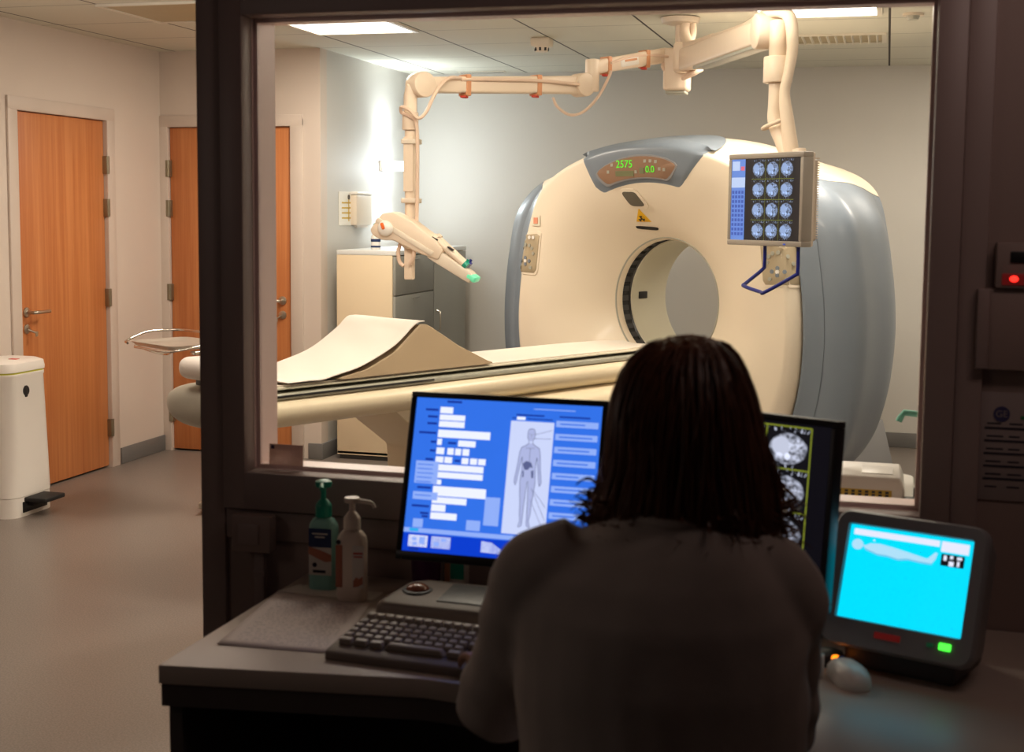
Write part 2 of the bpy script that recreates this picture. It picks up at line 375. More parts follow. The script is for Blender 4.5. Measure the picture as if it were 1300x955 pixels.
wspan(m, (WX0-.05, j0, WZ0-.05), (WX0-.0005, j1, WZ1+.05)); wspan(m, (WX1+.0005, j0, WZ0-.05), (WX1+.05, j1, WZ1+.05))
wspan(m, (WX0, j0, WZ0-.05), (WX1, j1, WZ0-.0005)); wspan(m, (WX0, j0, WZ1+.0005), (WX1, j1, WZ1+.05))
m.build('window_reveal', MT['jamb'], w)
m = MB(); g = .008; gy = WF+.052
wspan(m, (WX0, gy-.012, WZ0), (WX0+g, gy+.016, WZ1)); wspan(m, (WX1-g, gy-.012, WZ0), (WX1, gy+.016, WZ1)); wspan(m, (WX0+g, gy-.012, WZ0), (WX1-g, gy+.016, WZ0+g)); wspan(m, (WX0+g, gy-.012, WZ1-g), (WX1-g, gy+.016, WZ1))
m.build('glazing_bead', MT['jamb'], w)
m = MB(); o = V(((WX0+WX1)/2, WF, WZ0)); m.quad(V((WX0+g, gy, WZ0+g))-o, V((WX1-g, gy, WZ0+g))-o, V((WX1-g, gy, WZ1-g))-o, V((WX0+g, gy, WZ1-g))-o); m.build('window_pane', MT['glass'], w)
# control room shell (dark side)
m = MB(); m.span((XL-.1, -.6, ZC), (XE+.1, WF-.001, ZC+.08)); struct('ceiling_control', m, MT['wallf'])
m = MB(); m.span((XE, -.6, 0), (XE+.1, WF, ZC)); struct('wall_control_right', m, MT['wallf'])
# skirting
def skirt(name, *spans):
    m = MB()
    for lo, hi in spans: m.span(lo, hi, .003)
    struct(name, m, MT['base'])
skirt('baseboard_left', ((XL+.001, D2+.09, .001), (XL+.012, YR-.002, .10)), ((XL+.001, WB+.02, .001), (XL+.012, D1-.09, .10)))
skirt('baseboard_rear_left', ((E2+.1, YR-.013, .001), (XR+.012, YR-.001, .10)))
skirt('baseboard_recess', ((XR+.001, YR-.012, .001), (XR+.013, YB-.002, .10)))
skirt('baseboard_rear', ((XR+.013, YB-.013, .001), (XE-.002, YB-.001, .10)))
# doors: leaf, frame, hinges, handle, lock; local x along the leaf, local y out of the wall into the room
def door(name, loc, rz, W, hinge_x, handle_x):
    H = 2.055; d = thing(name, None, None, loc, (0, 0, rz), kind='structure')
    m = MB(); m.span((0, -.055, .012), (W, -.012, H), .002); m.build('door_leaf', MT['door'], d)
    m = MB()
    for a, b, zz in ((-.085, -.004, H+.05), (W+.004, W+.085, H+.05)):
        m.span((a, 0, 0), (b, .014, zz), .003)
    m.span((-.085, 0, H+.004), (W+.085, .0145, H+.075), .003)
    m.span((-.015, -.10, 0), (-.003, .010, H+.01)); m.span((W+.003, -.10, 0), (W+.015, .010, H+.01)); m.span((-.015, -.10, H+.003), (W+.015, .010, H+.015))
    m.build('door_frame', MT['dframe'], d)
    for z in (.24, 1.02, 1.55, 1.80):
        m = MB(); m.cyl((hinge_x, .012, z-.052), (hinge_x, .012, z+.052), .0085, n=12); m.span((hinge_x-.016, -.013, z-.052), (hinge_x+.016, .0155, z+.052), .001)
        for q in (-.018, .018): m.cyl((hinge_x, .012, z+q-.001), (hinge_x, .012, z+q+.001), .0095, n=12)
        m.build('hinge', MT['brass'], d)
    s = 1 if hinge_x > handle_x else -1
    m = MB(); m.cyl((handle_x, -.013, .985), (handle_x, -.002, .985), .027, bev=.003); m.cyl((handle_x, -.003, .985), (handle_x, .045, .985), .010)
    m.tube([(handle_x, .038, .985), (handle_x+s*.015, .048, .985), (handle_x+s*.05, .05, .985), (handle_x+s*.13, .048, .985)], .0095, 12, smooth=5); m.build('lever_handle', MT['steel'], d)
    m = MB(); m.cyl((handle_x, -.013, .895), (handle_x, -.003, .895), .026, bev=.003); m.span((handle_x-.004, -.004, .878), (handle_x+.004, 0.0, .905)); m.build('lock_rose', MT['steel'], d)
    m = MB(); m.cyl((handle_x+s*.008, -.004, .89), (handle_x+s*.02, .03, .875), .006, n=10); m.box((handle_x+s*.024, .036, .868), (.022, .004, .028), .002); m.build('key', MT['steel'], d)
    return d
# left wall: outward normal is +X, so local y -> +X means rotating by -90 degrees; local x then runs toward -Y
door('door_1', (XL, D2-.015, 0), R(-90), D2-D1-.03, -.004, D2-D1-.03-.062)
# rear wall: outward normal -Y (rotate 180), local x runs toward -X
door('door_2', (E2-.015, YR, 0), PI, E2-E1-.03, E2-E1-.03+.004, .062)

# ================================================================== CEILING FITTINGS
def light_panel(x0, x1, y0, y1, label, lit=True):
    c = ((x0+x1)/2, (y0+y1)/2, ZC); t = thing('ceiling_light', label, 'light', c, group='ceiling light panels')
    w_, d_ = (x1-x0)/2, (y1-y0)/2; m = MB()
    for lo, hi in (((-w_, -d_, -.012), (-w_+.025, d_, 0)), ((w_-.025, -d_, -.012), (w_, d_, 0)), ((-w_+.025, -d_, -.012), (w_-.025, -d_+.025, 0)), ((-w_+.025, d_-.025, -.012), (w_-.025, d_, 0))): m.span(lo, hi)
    m.build('light_frame', MT['metalw'], t)
    m = MB(); m.span((-w_+.025, -d_+.025, -.008), (w_-.025, d_-.025, -.002)); m.build('diffuser', MT['diff'] if lit else MT['offd'], t)
light_panel(-3.095, -2.495, 6.47, 7.07, 'lit square ceiling light panel above the wooden doors, left one through the window')
light_panel(-.66, -.06, 6.33, 6.93, 'lit ceiling light panel at upper right above the hanging monitor arm')
light_panel(-3.72, -3.12, 5.85, 6.45, 'unlit ochre ceiling light panel at upper left beside the dark post', False)
v = thing('ceiling_vent', 'rectangular slotted air vent in the ceiling tile at upper right', 'vent', (-.31, 7.82, ZC))
m = MB(); m.span((-.27, -.19, -.010), (.27, -.165, 0)); m.span((-.27, .165, -.010), (.27, .19, 0)); m.span((-.27, -.165, -.010), (-.245, .165, 0)); m.span((.245, -.165, -.010), (.27, .165, 0)); m.build('vent_frame', MT['metalw'], v)
m = MB(); m.span((-.245, -.165, -.004), (.245, .165, -.001)); m.build('vent_back', MT['offd'], v)
m = MB()
for k in range(11): m.box((-.22+k*.044, 0, -.009), (.006, .33, .014), rot=M.Rotation(R(25), 3, 'Y'))
m.build('louvre', MT['metalw'], v)
v = thing('slot_vent', 'narrow slot air vent in the ceiling near the rear wall', 'vent', (-2.78, 9.2, ZC))
m = MB(); m.span((-.17, -.035, -.008), (.17, .035, 0), .002); m.build('vent_frame', MT['metalw'], v)
m = MB()
for k in range(16): m.span((-.155+k*.02, -.02, -.0095), (-.145+k*.02, .02, -.0075))
m.build('slot', MT['dgrey'], v)
v = thing('smoke_detector', 'small white ceiling detector with dark openings above the left arm', 'detector', (-1.915, 7.5, ZC))
m = MB(); m.box((0, 0, -.025), (.11, .11, .05), .012); m.build('housing', MT['offw'], v)
m = MB(); m.cyl((0, 0, -.078), (0, 0, -.048), .035, .042, 24); m.build('sensor', MT['offw'], v)
m = MB()
for k in range(8): 
    a = k*PI/4; m.box((.037*math.cos(a), .037*math.sin(a), -.064), (.008, .012, .018), rot=M.Rotation(a, 3, 'Z'))
m.build('opening', MT['black'], v)
v = thing('ceiling_sensor', 'small pale fitting on the ceiling at the far upper right corner', 'detector', (.085, 6.95, ZC))
m = MB(); m.cyl((0, 0, -.012), (0, 0, 0), .05, n=28); m.build('base_plate', MT['offw'], v); m = MB(); m.cyl((0, 0, -.03), (0, 0, -.012), .026, .032, 20); m.build('sensor', MT['tgrey'], v)

# ================================================================== REAR CORNER FURNITURE
CX0, CX1, CH1 = -3.27, -2.885, 1.305
c = thing('storage_cabinet', 'tall cream sided cabinet with two grey drawer fronts, nearest the wooden door', 'cabinet', (CX0, 7.75, 0), group='cabinets along the recess wall')
W, D = CX1-CX0, .73
m = MB(); m.span((0, 0, .035), (W-.02, .018, CH1-.03), .001); m.span((0, D-.018, .035), (W-.02, D, CH1-.03)); m.span((0, .018, .035), (.012, D-.018, CH1-.03)); m.span((0, 0, .03), (W-.02, D, .05)); m.build('carcass', MT['cabs'], c)
m = MB(); m.span((0, 0, CH1-.029), (W+.002, D, CH1), .002); m.build('cabinet_top', MT['cabt'], c)
m = MB(); m.span((.01, .02, 0), (W-.05, D-.02, .03)); m.build('plinth', MT['dgrey'], c)
for z0, z1 in ((.06, .535), (.54, 1.025), (1.03, CH1-.035)):
    m = MB(); m.span((W-.019, .004, z0), (W, D-.004, z1), .002); dr = m.build('drawer', MT['cabf'], c)
    m = MB(); m.span((W, D/2-.06, z1-.03), (W+.012, D/2+.06, z1-.022), .002); m.build('drawer_pull', MT['cabf'], dr)
c = thing('cupboard', 'grey fronted cupboard behind the drawer cabinet, next to the rear wall', 'cabinet', (CX0, 7.75+D+.004, 0), group='cabinets along the recess wall')
D = .70
m = MB(); m.span((0, 0, .035), (W-.02, D, CH1-.03)); m.build('carcass', MT['cabs'], c)
m = MB(); m.span((0, 0, CH1-.029), (W+.002, D, CH1), .002); m.build('cabinet_top', MT['cabt'], c)
m = MB(); m.span((.01, .02, 0), (W-.05, D-.02, .03)); m.build('plinth', MT['dgrey'], c)
m = MB(); m.span((W-.019, .004, .06), (W, D-.004, CH1-.035), .002); dr = m.build('cabinet_door', MT['cabf'], c)
m = MB(); m.tube([(W, .06, .75), (W+.025, .06, .76), (W+.025, .06, .88), (W, .06, .89)], .005, 8); m.build('door_pull', MT['steel'], dr)
# bottle on the cabinet
p = at(477, 312, X=-3.1); b = thing('dropper_bottle', 'small clear bottle with green cap and printed label on the cabinet top', 'bottle', (-3.1, p.y, CH1))
m = MB(); m.lathe([(.0, 0), (.028, 0), (.03, .004), (.03, .075), (.026, .088), (.012, .096), (.012, .11), (0, .11)]); m.build('bottle_body', MT['white'], b)
m = MB(); m.lathe([(.0305, .012), (.0308, .012), (.0308, .024), (.0305, .024)]); m.lathe([(.0305, .048), (.0308, .048), (.0308, .066), (.0305, .066)]); m.build('label', MT['lnavy'], b)
m = MB(); m.lathe([(0, .108), (.0135, .108), (.0135, .122), (0, .122)]); m.build('neck_band', MT['black'], b)
m = MB(); m.lathe([(0, .14), (.015, .14), (.015, .16), (.008, .166), (0, .166)]); m.build('cap', MT['gpump'], b); m = MB(); m.lathe([(0, .121), (.008, .121), (.008, .141), (0, .141)]); m.build('neck', MT['white'], b)
# chart and dispenser on the recess wall
p0 = at(430, 243, X=XR); p1 = at(453, 286, X=XR); zc = (p0.z+p1.z)/2; hh = abs(p0.z-p1.z)/2; hw = abs(p1.y-p0.y)/2
b = thing('wall_chart', 'white chart with ochre grid pinned on the recess wall above the cabinet', 'chart', (XR+.001, (p0.y+p1.y)/2, zc))
m = MB(); m.span((0, -hw, -hh), (.004, hw, hh)); m.build('chart_sheet', MT['chart'], b)
m = MB(); m.span((.004, -.006, -hh*.75), (.0055, .006, hh*.55))
for k in range(4): m.span((.004, -hw*.75, hh*.3-k*hh*.3), (.0055, hw*.75, hh*.3-k*hh*.3+.009))
m.build('grid_print', MT['gold'], b); m = MB(); m.cyl((.004, 0, hh*.68), (.007, 0, hh*.68), .016, n=16); m.build('chart_symbol', MT['dgrey'], b)
p0 = at(455, 243, X=XR+.06); p1 = at(474, 286, X=XR+.06); zc = (p0.z+p1.z)/2; hh = abs(p0.z-p1.z)/2; hw = abs(p1.y-p0.y)/2
b = thing('towel_dispenser', 'pale box dispenser on the recess wall right of the chart', 'dispenser', (XR, (p0.y+p1.y)/2, zc))
m = MB(); m.span((0, -hw, -hh), (.05, hw, hh*.8), .012); m.build('dispenser_body', MT['offw'], b); m = MB(); m.span((0, -hw-.004, hh*.8), (.056, hw+.004, hh), .01); m.build('dispenser_lid', MT['white'], b)
m = MB(); m.span((.015, -hw*.7, -hh-.015), (.035, hw*.7, -hh+.001)); m.build('towel_tip', MT['sheet'], b)
# wall lamp
p = at(485, 211, X=XR); LY, LZ = p.y, p.z
b = thing('wall_lamp', 'glowing white up and down wall lamp in the recess corner', 'lamp', (XR, LY, LZ))
m = MB(); m.span((0, -.06, -.035), (.03, .06, .035), .006); m.build('lamp_base', MT['white'], b)
m = MB(); m.loft([[V((x, y*f, z)) for y, z in ((-.07, -.03), (.07, -.03), (.07, .03), (-.07, .03))] for x, f in ((.03, .8), (.06, 1), (.17, 1), (.19, .85))]); m.build('lamp_shade', MT['lamp'], b)
# pedal bin
b = thing('pedal_bin', 'white plastic pedal bin with black pedal and yellow rim, in front of the left door', 'bin', (0, 0, 0))
BW, BD, BH = .29, .36, .80
b.location = (-4.275, 5.865, 0)
m = MB(); m.vbox((0, 0, .05), (BW-.004, BD-.004, .10), .07); m.build('bin_foot', MT['white'], b)
m = MB(); t = []
def rrect(w_, d_, r_, z, n=6):
    o = []
    for cx, cy, a0 in ((w_/2-r_, d_/2-r_, 0), (-w_/2+r_, d_/2-r_, 90), (-w_/2+r_, -d_/2+r_, 180), (w_/2-r_, -d_/2+r_, 270)):
        for k in range(n+1): a = R(a0+90*k/n); o.append(V((cx+r_*math.cos(a), cy+r_*math.sin(a), z)))
    return o
m.loft([rrect(BW, BD, .07, .102), rrect(BW, BD, .07, .12), rrect(BW-.035, BD-.03, .065, .70), rrect(BW-.03, BD-.025, .065, .705), rrect(BW-.03, BD-.025, .065, .72)]); m.build('bin_body', MT['white'], b)
m = MB(); m.loft([rrect(BW-.036, BD-.031, .062, .719), rrect(BW-.036, BD-.031, .062, .729)]); m.build('liner_rim', MT['yel2'], b)
m = MB(); m.loft([rrect(BW-.026, BD-.02, .065, .729), rrect(BW-.022, BD-.016, .068, .745), rrect(BW-.03, BD-.024, .07, .772), rrect(BW-.08, BD-.08, .06, .785)]); l = m.build('bin_lid', MT['white'], b)
m = MB(); m.span((.03, -.03, .784), (.075, 0, .7875), .001); m.build('lid_sticker', MT['red'], l)
m = MB(); m.span((BW/2-.03, -.10, .02), (BW/2+.004, .10, .075), .004); m.build('pedal_recess', MT['black'], b)
m = MB(); m.box((BW/2+.05, 0, .085), (.14, .17, .022), .006); m.box((BW/2+.02, 0, .065), (.03, .12, .03), .004); m.build('pedal', MT['rubber'], b)
m = MB(); m.cyl((BW/2-.032, -.03, .63), (BW/2-.014, -.03, .63), .026, n=20); m.box((BW/2-.018, -.03, .627), (.012, .026, .06), .006); m.build('latch', MT['black'], b)

# ================================================================== CT GANTRY (local: x right along the face, y into the bore, z up)
GA = R(-28); GO = V((-1.129, 7.212, 0)); BZ = 1.076; R0 = .332
gan = thing('scanner_gantry', 'large cream and blue grey ring shaped scanner gantry with open bore', 'scanner', GO, (0, 0, GA))
OUT = [(0, .845), (.2, .836), (.4, .793), (.6, .720), (.73, .650), (.795, .575), (.84, .42), (.885, .2), (.912, 0), (.918, -.2), (.885, -.46), (.80, -.69), (.62, -.92), (.3, -1.01), (0, -1.02)]
OP = sorted([(math.atan2(z, x), math.hypot(x, z)) for x, z in OUT])
def Rout(th):
    a = math.asin(max(-1, min(1, math.sin(th))))          # symmetric left / right
    for (a0, q0), (a1, q1) in zip(OP, OP[1:]):
        if a <= a1+1e-9: return q0+(q1-q0)*(a-a0)/(a1-a0)
    return OP[-1][1]
def Rs(th):                                               # smoothed
    return sum(Rout(th+R(d))*w for d, w in ((-5, .15), (-2.5, .2), (0, .3), (2.5, .2), (5, .15)))
def sm(t, a, b): t = max(0, min(1, (t-a)/(b-a))); return t*t*(3-2*t)
RIM = .80
def front_pt(th, s, lift=0):
    """s 0..1 across the front cover from the bore ring to the outer rim"""
    q = Rs(th); rd = min(RIM, q*.86)
    if s < .72:
        t = s/.72; r_ = R0+(rd-R0)*t; y = -.225*(1-(1-t)**1.9)
    else:
        t = (s-.72)/.28; r_ = rd+(q-rd)*t; y = -.225-.012*math.sin(t*PI*.5)+.02*t+.075*max(0, (t-.72)/.28)**2
    p = V((r_*math.cos(th), y-lift, BZ+r_*math.sin(th))); return p
def bulge(th, y):
    """outward swelling of side and top covers behind the front cover"""
    a = math.degrees(math.asin(math.sin(th)))             # -90 floor .. 0 side .. 90 top
    side = (.205+.05*math.exp(-((y+.02)/.17)**2))*sm(a, -72, -30)*(1-sm(a, 20, 50)) + .006
    top = .03*sm(a, 40, 70)
    return side*sm(y, -.18, -.03)*(1-1.15*sm(y, .3, .95)) + top*sm(y, -.14, .2)*(1-1.8*sm(y, .35, .9)) - .012*sm(y, .6, .9)
def shell_pt(th, y, lift=0):
    q = Rs(th)+bulge(th, y)+lift; return V((q*math.cos(th), y, BZ+q*math.sin(th)))
def clampz(p):
    p.z = max(p.z, .04); return p
NT_ = 144
m = MB(); S = [i/28 for i in range(29)]
rings = [[clampz(front_pt(2*PI*k/NT_, s)) for k in range(NT_)] for s in S]
rings.append([clampz(front_pt(2*PI*k/NT_, 1)+V((0, .05, 0))) for k in range(NT_)])
rings.insert(0, [V((R0*math.cos(2*PI*k/NT_), .03, BZ+R0*math.sin(2*PI*k/NT_))) for k in range(NT_)])
m.loft(rings, cap=False); m.build('front_cover', MT['cream'], gan, sharp=60)
def patch(mb, a0, a1, na, ys, fn, thick=.012):
    """curved panel between two angles (degrees); fn(theta, y) -> point; closed with an inner skin"""
    A = [R(a0+(a1-a0)*i/na) for i in range(na+1)]
    outer = [[clampz(fn(a, y)) for y in ys] for a in A]
    cen = V((0, 0, BZ))
    def inn(p): d = V((p.x, 0, p.z-BZ)).normalized(); return clampz(p-d*thick)
    rings = [row+[inn(p) for p in reversed(row)] for row in outer]
    mb.loft(rings)
ysp = lambda a, b, n: [a+(b-a)*i/n for i in range(n+1)]
# top cover (cream) and side covers (blue grey), each split by fine joints
m = MB(); patch(m, 37, 143, 60, [-.145+.002]+ysp(-.12, .86, 26), lambda t, y: shell_pt(t, y)); m.build('top_cover', MT['cream'], gan, sharp=50)
for sgn, nm in ((1, 'side_cover'), (-1, 'side_cover')):
    rng = (-66, 36.7) if sgn > 0 else (143.3, 246)
    for y0, y1 in ((-.15, -.112), (-.108, .735), (.739, .86)):
        m = MB(); patch(m, rng[0], rng[1], 52, ysp(y0, y1, 16), lambda t, y: shell_pt(t, y)); m.build(nm, MT['blue'], gan, sharp=50)
m = MB(); rr = [[clampz(shell_pt(2*PI*k/96, y, -.02)) for k in range(96)] for y in ysp(-.12, .84, 16)]; m.loft(rr, cap=False); m.build('inner_frame', MT['dgrey'], gan)
m = MB(); rb = [[V((.40*math.cos(2*PI*k/96), .47, BZ+.40*math.sin(2*PI*k/96))) for k in range(96)]]
for s in (.2, .5, .8, 1):
    rb.append([clampz(V((0, .47+.39*min(1, s*1.5), BZ))+V((math.cos(2*PI*k/96), 0, math.sin(2*PI*k/96)))*(.40+(Rs(2*PI*k/96)+bulge(2*PI*k/96, .86)-.005-.40)*s)) for k in range(96)])
m.loft(rb, cap=False); m.build('rear_cover', MT['cream'], gan)
# bore
def ringwall(mb, prof, n=96):
    mb.loft([[V((q*math.cos(2*PI*k/n), y, BZ+q*math.sin(2*PI*k/n))) for k in range(n)] for q, y in prof], cap=False)
m = MB(); ringwall(m, [(R0+.004, .028), (R0+.012, .034), (R0+.012, .10), (R0+.002, .106)]); m.build('scan_window', MT['blk2'], gan)
m = MB()
for k in range(40):
    a = 2*PI*k/40; m.box((( R0+.009)*math.cos(a), .067, BZ+(R0+.009)*math.sin(a)), (.006, .05, .030), rot=M.Rotation(-a, 3, 'Y'))
m.build('window_segments', MT['dgrey'], gan)
m = MB(); ringwall(m, [(R0+.01, .104), (R0-.004, .108), (R0-.004, .40), (R0+.012, .44), (.40, .472)]); m.build('bore_liner', MT['cream2'], gan)
m = MB(); m.tube([V(((R0+.012)*math.cos(2*PI*k/96), -.012, BZ+(R0+.012)*math.sin(2*PI*k/96))) for k in range(96)], .0045, 6, cyc=True); m.build('bore_ring_seam', MT['tgrey'], gan)
a = R(178); m = MB(); m.box((-(R0-.008), .205, BZ+.012), (.006, .075, .04), .003); m.build('laser_window', MT['black'], gan)
# patches on the front skin ------------------------------------------------
def skin_hit(x, z, lift):
    """point on the front cover at gantry x and height above bore centre"""
    th = math.atan2(z, x); r_ = math.hypot(x, z); lo, hi = 0, 1
    for _ in range(30):
        mid = (lo+hi)/2; p = front_pt(th, mid)
        if math.hypot(p.x, p.z-BZ) < r_: lo = mid
        else: hi = mid
    return front_pt(th, lo)
def skin_n(x, z):
    e = .012; a = skin_hit(x+e, z, 0)-skin_hit(x-e, z, 0); b = skin_hit(x, z+e, 0)-skin_hit(x, z-e, 0)
    return a.cross(b).normalized()                        # a ~ +x, b ~ +z  ->  -y (toward the room)
def skin_frame(x, z, lift=0):
    n = skin_n(x, z); X = V((1, 0, 0)); X = (X-n*X.dot(n)).normalized(); Y = n.cross(X)
    mm = M((X, Y, n)).transposed().to_4x4(); mm.translation = skin_hit(x, z, 0)+n*lift; return mm
def skin_panel(name, poly, lift, thick, m, parent, sub=10):
    """polygon (gantry x, height above bore centre) laid on the curved front as a thin raised panel"""
    P = []
    for (a, b), (c, d) in zip(poly, poly[1:]+poly[:1]):
        for i in range(sub): P.append((a+(c-a)*i/sub, b+(d-b)*i/sub))
    mb = MB(); cx = sum(p[0] for p in P)/len(P); cz = sum(p[1] for p in P)/len(P)
    def ring(f, l): return [skin_hit(cx+(x-cx)*f, cz+(z-cz)*f, 0)+skin_n(cx+(x-cx)*f, cz+(z-cz)*f)*l for x, z in P]
    mb.loft([ring(1, -.002), ring(1, lift-thick*.4), ring(.985, lift), ring(.66, lift), ring(.33, lift), ring(.02, lift)], cap=True)
    return mb.build(name, m, parent, sharp=40)
def rounded(poly, r_=.25, k=4):
    o = []; n = len(poly)
    for i in range(n):
        a, b, c = V((*poly[i-1], 0)), V((*poly[i], 0)), V((*poly[(i+1) % n], 0))
        p, q = b+(a-b)*r_, b+(c-b)*r_
        for j in range(k+1): t = j/k; w_ = p*(1-t)**2+b*2*t*(1-t)+q*t*t; o.append((w_.x, w_.y))
    return o
# grey housing over the crown with the brown display window
def arcpoly(a0, a1, r0_, r1_, n=12):
    o = [(r0_*math.cos(R(a0+(a1-a0)*i/n)), r0_*math.sin(R(a0+(a1-a0)*i/n))) for i in range(n+1)]
    return o+[(r1_*math.cos(R(a1+(a0-a1)*i/n)), r1_*math.sin(R(a1+(a0-a1)*i/n))) for i in range(n+1)]
m = MB(); rows = []
def tgt(u):                                               # half angle of the housing at its inner and outer edge
    return u
for i in range(41):
    u = -1+2*i/40; row = []
    for j in range(21):
        v_ = j/20
        half = 25.5+4*v_ if v_ < .8 else 29
        th = R(90-u*half+3.0*(1-v_)); q = Rs(th)
        rin = .632+.012*abs(u)**2+.05*max(0, (abs(u)-.86)/.14)**2
        if v_ <= .6:
            r_ = rin+(q-.01-rin)*(v_/.6); p = skin_hit(r_*math.cos(th), r_*math.sin(th), 0)
            nn = V((0, -1, 0)); p = p+nn*.014*sm(min(v_*5, (1-abs(u))*14), 0, 1)
        else:
            y = -.205+.40*(1-abs(u)**3)*(v_-.6)/.4; ed = sm((1-abs(u))*14, 0, 1); p = shell_pt(th, max(y, -.14), .001+.011*ed); p.y = y if y > -.14 else y-.012*ed
            if y <= -.14: p = shell_pt(th, -.14, .001+ed*(.004+.007*(v_-.6)/.1 if v_ < .7 else .011)); p.y = y
        row.append(p)
    rows.append(row)
m.loft(rows, close=False); hs = m.build('display_housing', MT['blue'], gan, sharp=70)
dpoly = rounded([(math.cos(R(a+3.6))*r_, math.sin(R(a+3.6))*r_) for a, r_ in [(107.5, .668), (102, .666), (96, .664), (90, .663), (84, .664), (78, .666), (72.5, .668), (69, .752), (75, .764), (82, .768), (90, .77), (98, .768), (105, .764), (111, .752)]], .3, 2)
skin_panel('display_bezel', [(x*1.05+.002, .71+(z-.71)*1.16) for x, z in dpoly], .0165, .008, MT['grey'], gan, 3)
skin_panel('display_window', dpoly, .0185, .004, MT['panel'], gan, 3)
def skin_text(body, size, m_, name, x, z, lift): return text_mesh(body, size, m_, name, gan, None, mtx=skin_frame(x, z, lift))
skin_text('2575', .056, MT['seg'], 'display_digits', -.115, .727, .021)
skin_text('0.0', .048, MT['seg'], 'display_digits', .055, .700, .022)
def skin_rect(name, x, z, w_, h_, m_, lift=.02):
    mb = MB(); mb.box((0, 0, 0), (w_, h_, .002)); o = mb.build(name, m_, gan); o.matrix_local = skin_frame(x, z, lift); return o
skin_rect('digit_window', -.115, .682, .12, .028, MT['segd']); skin_rect('digit_window', .0, .695, .03, .030, MT['segd'])
for x, z in ((.02, .742), (.055, .742), (.09, .738), (.115, .702), (.145, .698), (-.20, .725), (-.225, .69), (-.04, .690)): skin_rect('display_symbol', x, z, .016, .016, MT['tgrey'])
# projector window, warning triangle, slot
skin_panel('window_surround', rounded([(-.185, .602), (-.065, .602), (-.005, .50), (-.13, .50)], .3), .010, .01, MT['cream'], gan, 3)
skin_panel('patient_camera', rounded([(-.165, .588), (-.075, .588), (-.03, .515), (-.122, .515)], .25), .014, .004, MT['lens'], gan, 3)
skin_panel('warning_triangle', [(-.135, .428), (-.045, .428), (-.09, .498)], .003, .002, MT['yellow'], gan, 5)
mb = MB(); fr = skin_frame(-.09, .448, .010); mb.cyl((0, 0, 0), (0, 0, .001), .006, n=12)
for k in range(3):
    a = R(90+120*k); mb.poly([(.008*math.cos(a-.5), .008*math.sin(a-.5), .001), (.022*math.cos(a-.55), .022*math.sin(a-.55), .001), (.022*math.cos(a+.55), .022*math.sin(a+.55), .001), (.008*math.cos(a+.5), .008*math.sin(a+.5), .001)])
o = mb.build('trefoil_symbol', MT['black'], gan); o.matrix_local = fr
skin_panel('breath_slot', rounded([(-.155, .405), (-.02, .398), (-.025, .383), (-.15, .390)], .3), .004, .004, MT['black'], gan, 4)
# control keypads left and right, emergency buttons
for s in (-1, 1):
    poly = [(s*.945, .135), (s*.925, .315), (s*.905, .342), (s*.79, .352), (s*.772, .34), (s*.795, .15), (s*.81, .132)]
    po = [(x*s-.0, z) for x, z in poly]; po = [(s*x, z) for x, z in po]
    po = [(s*(abs(x)-.045), z) for x, z in po]
    skin_panel('keypad_rim', [( (x-s*.81)*1.16+s*.81, (z-.24)*1.14+.24) for x, z in po], .004, .006, MT['cream'], gan, 5)
    skin_panel('keypad', po, .007, .003, MT['keypad'], gan, 5)
    for x, z, k in [(.83, .18, 2), (.83, .215, 2), (.80, .197, 2), (.86, .197, 2), (.83, .197, 1), (.78, .27, 0), (.80, .285, 0), (.83, .29, 0), (.86, .27, 0), (.77, .24, 0), (.87, .16, 0), (.79, .16, 0), (.77, .33, 1), (.80, .33, 1), (.875, .235, 0)]:
        mb = MB(); mb.cyl((0, 0, 0), (0, 0, .003), .0105, n=14); o = mb.build('key_button', [MT['tgrey'], MT['white'], MT['blue']][k], gan); o.matrix_local = skin_frame(s*x, z, .008)
    skin_rect('button_surround', s*.755, .425, .06, .058, MT['cream2'], .004); skin_rect('emergency_button', s*.755, .425, .032, .034, MT['salmon'], .007)
# foot
m = MB(); m.span((-.78, -.10, .002), (.78, .90, .045), .01); m.build('base_plinth', MT['grey'], gan)
m = MB(); m.prism([(.02, .84, .002), (.62, .84, .002), (.52, .84, .34), (.10, .84, .34)], (0, .62, 0), bev=.01); m.build('rear_foot', MT['grey'], gan)

# ================================================================== PATIENT TABLE (same local axes)
tab = thing('patient_table', 'long cream patient table with grey rounded end leading into the scanner bore', 'table', GO, (0, 0, GA))
def sect(z0, z1, w0, w1, n=28, pw=.55):
    """rounded beam section: half width w0 bottom to w1 top"""
    o = []
    for k in range(n):
        a = 2*PI*k/n; c, s = math.cos(a), math.sin(a); t = (s+1)/2; w_ = w0+(w1-w0)*t
        o.append((math.copysign(abs(c)**pw, c)*w_, (z0+z1)/2+math.copysign(abs(s)**.8, s)*(z1-z0)/2))
    return o
def beam(mb, ys, z0, z1, w0, w1, shrink=None, pw=.55):
    rings = []
    for i, y in enumerate(ys):
        f = shrink[i] if shrink else 1; zc_ = (z0+z1)/2
        rings.append([V((x*f, y, zc_+(z-zc_)*f)) for x, z in sect(z0, z1, w0, w1, pw=pw)])
    mb.loft(rings)
m = MB(); beam(m, [-2.83, -2.82, -2.81, -.55, -.35], .70, .838, .25, .30); m.build('table_body', MT['tbody'], tab)
m = MB(); beam(m, [-2.97, -2.96, -2.94, -2.90, -2.85, -2.80], .695, .872, .27, .31, [.45, .65, .82, .94, 1, 1], .7); e_ = m.build('end_bumper', MT['tgrey'], tab)
m = MB(); m.tube([(.31, -2.84, .80), (.29, -2.87, .74), (.24, -2.89, .70)], .004, 6); m.build('bumper_seam', MT['grey'], tab)
m = MB(); beam(m, [-1.62, -1.60, -.30, -.22], .56, .725, .31, .335); m.build('telescopic_section', MT['tbody'], tab)
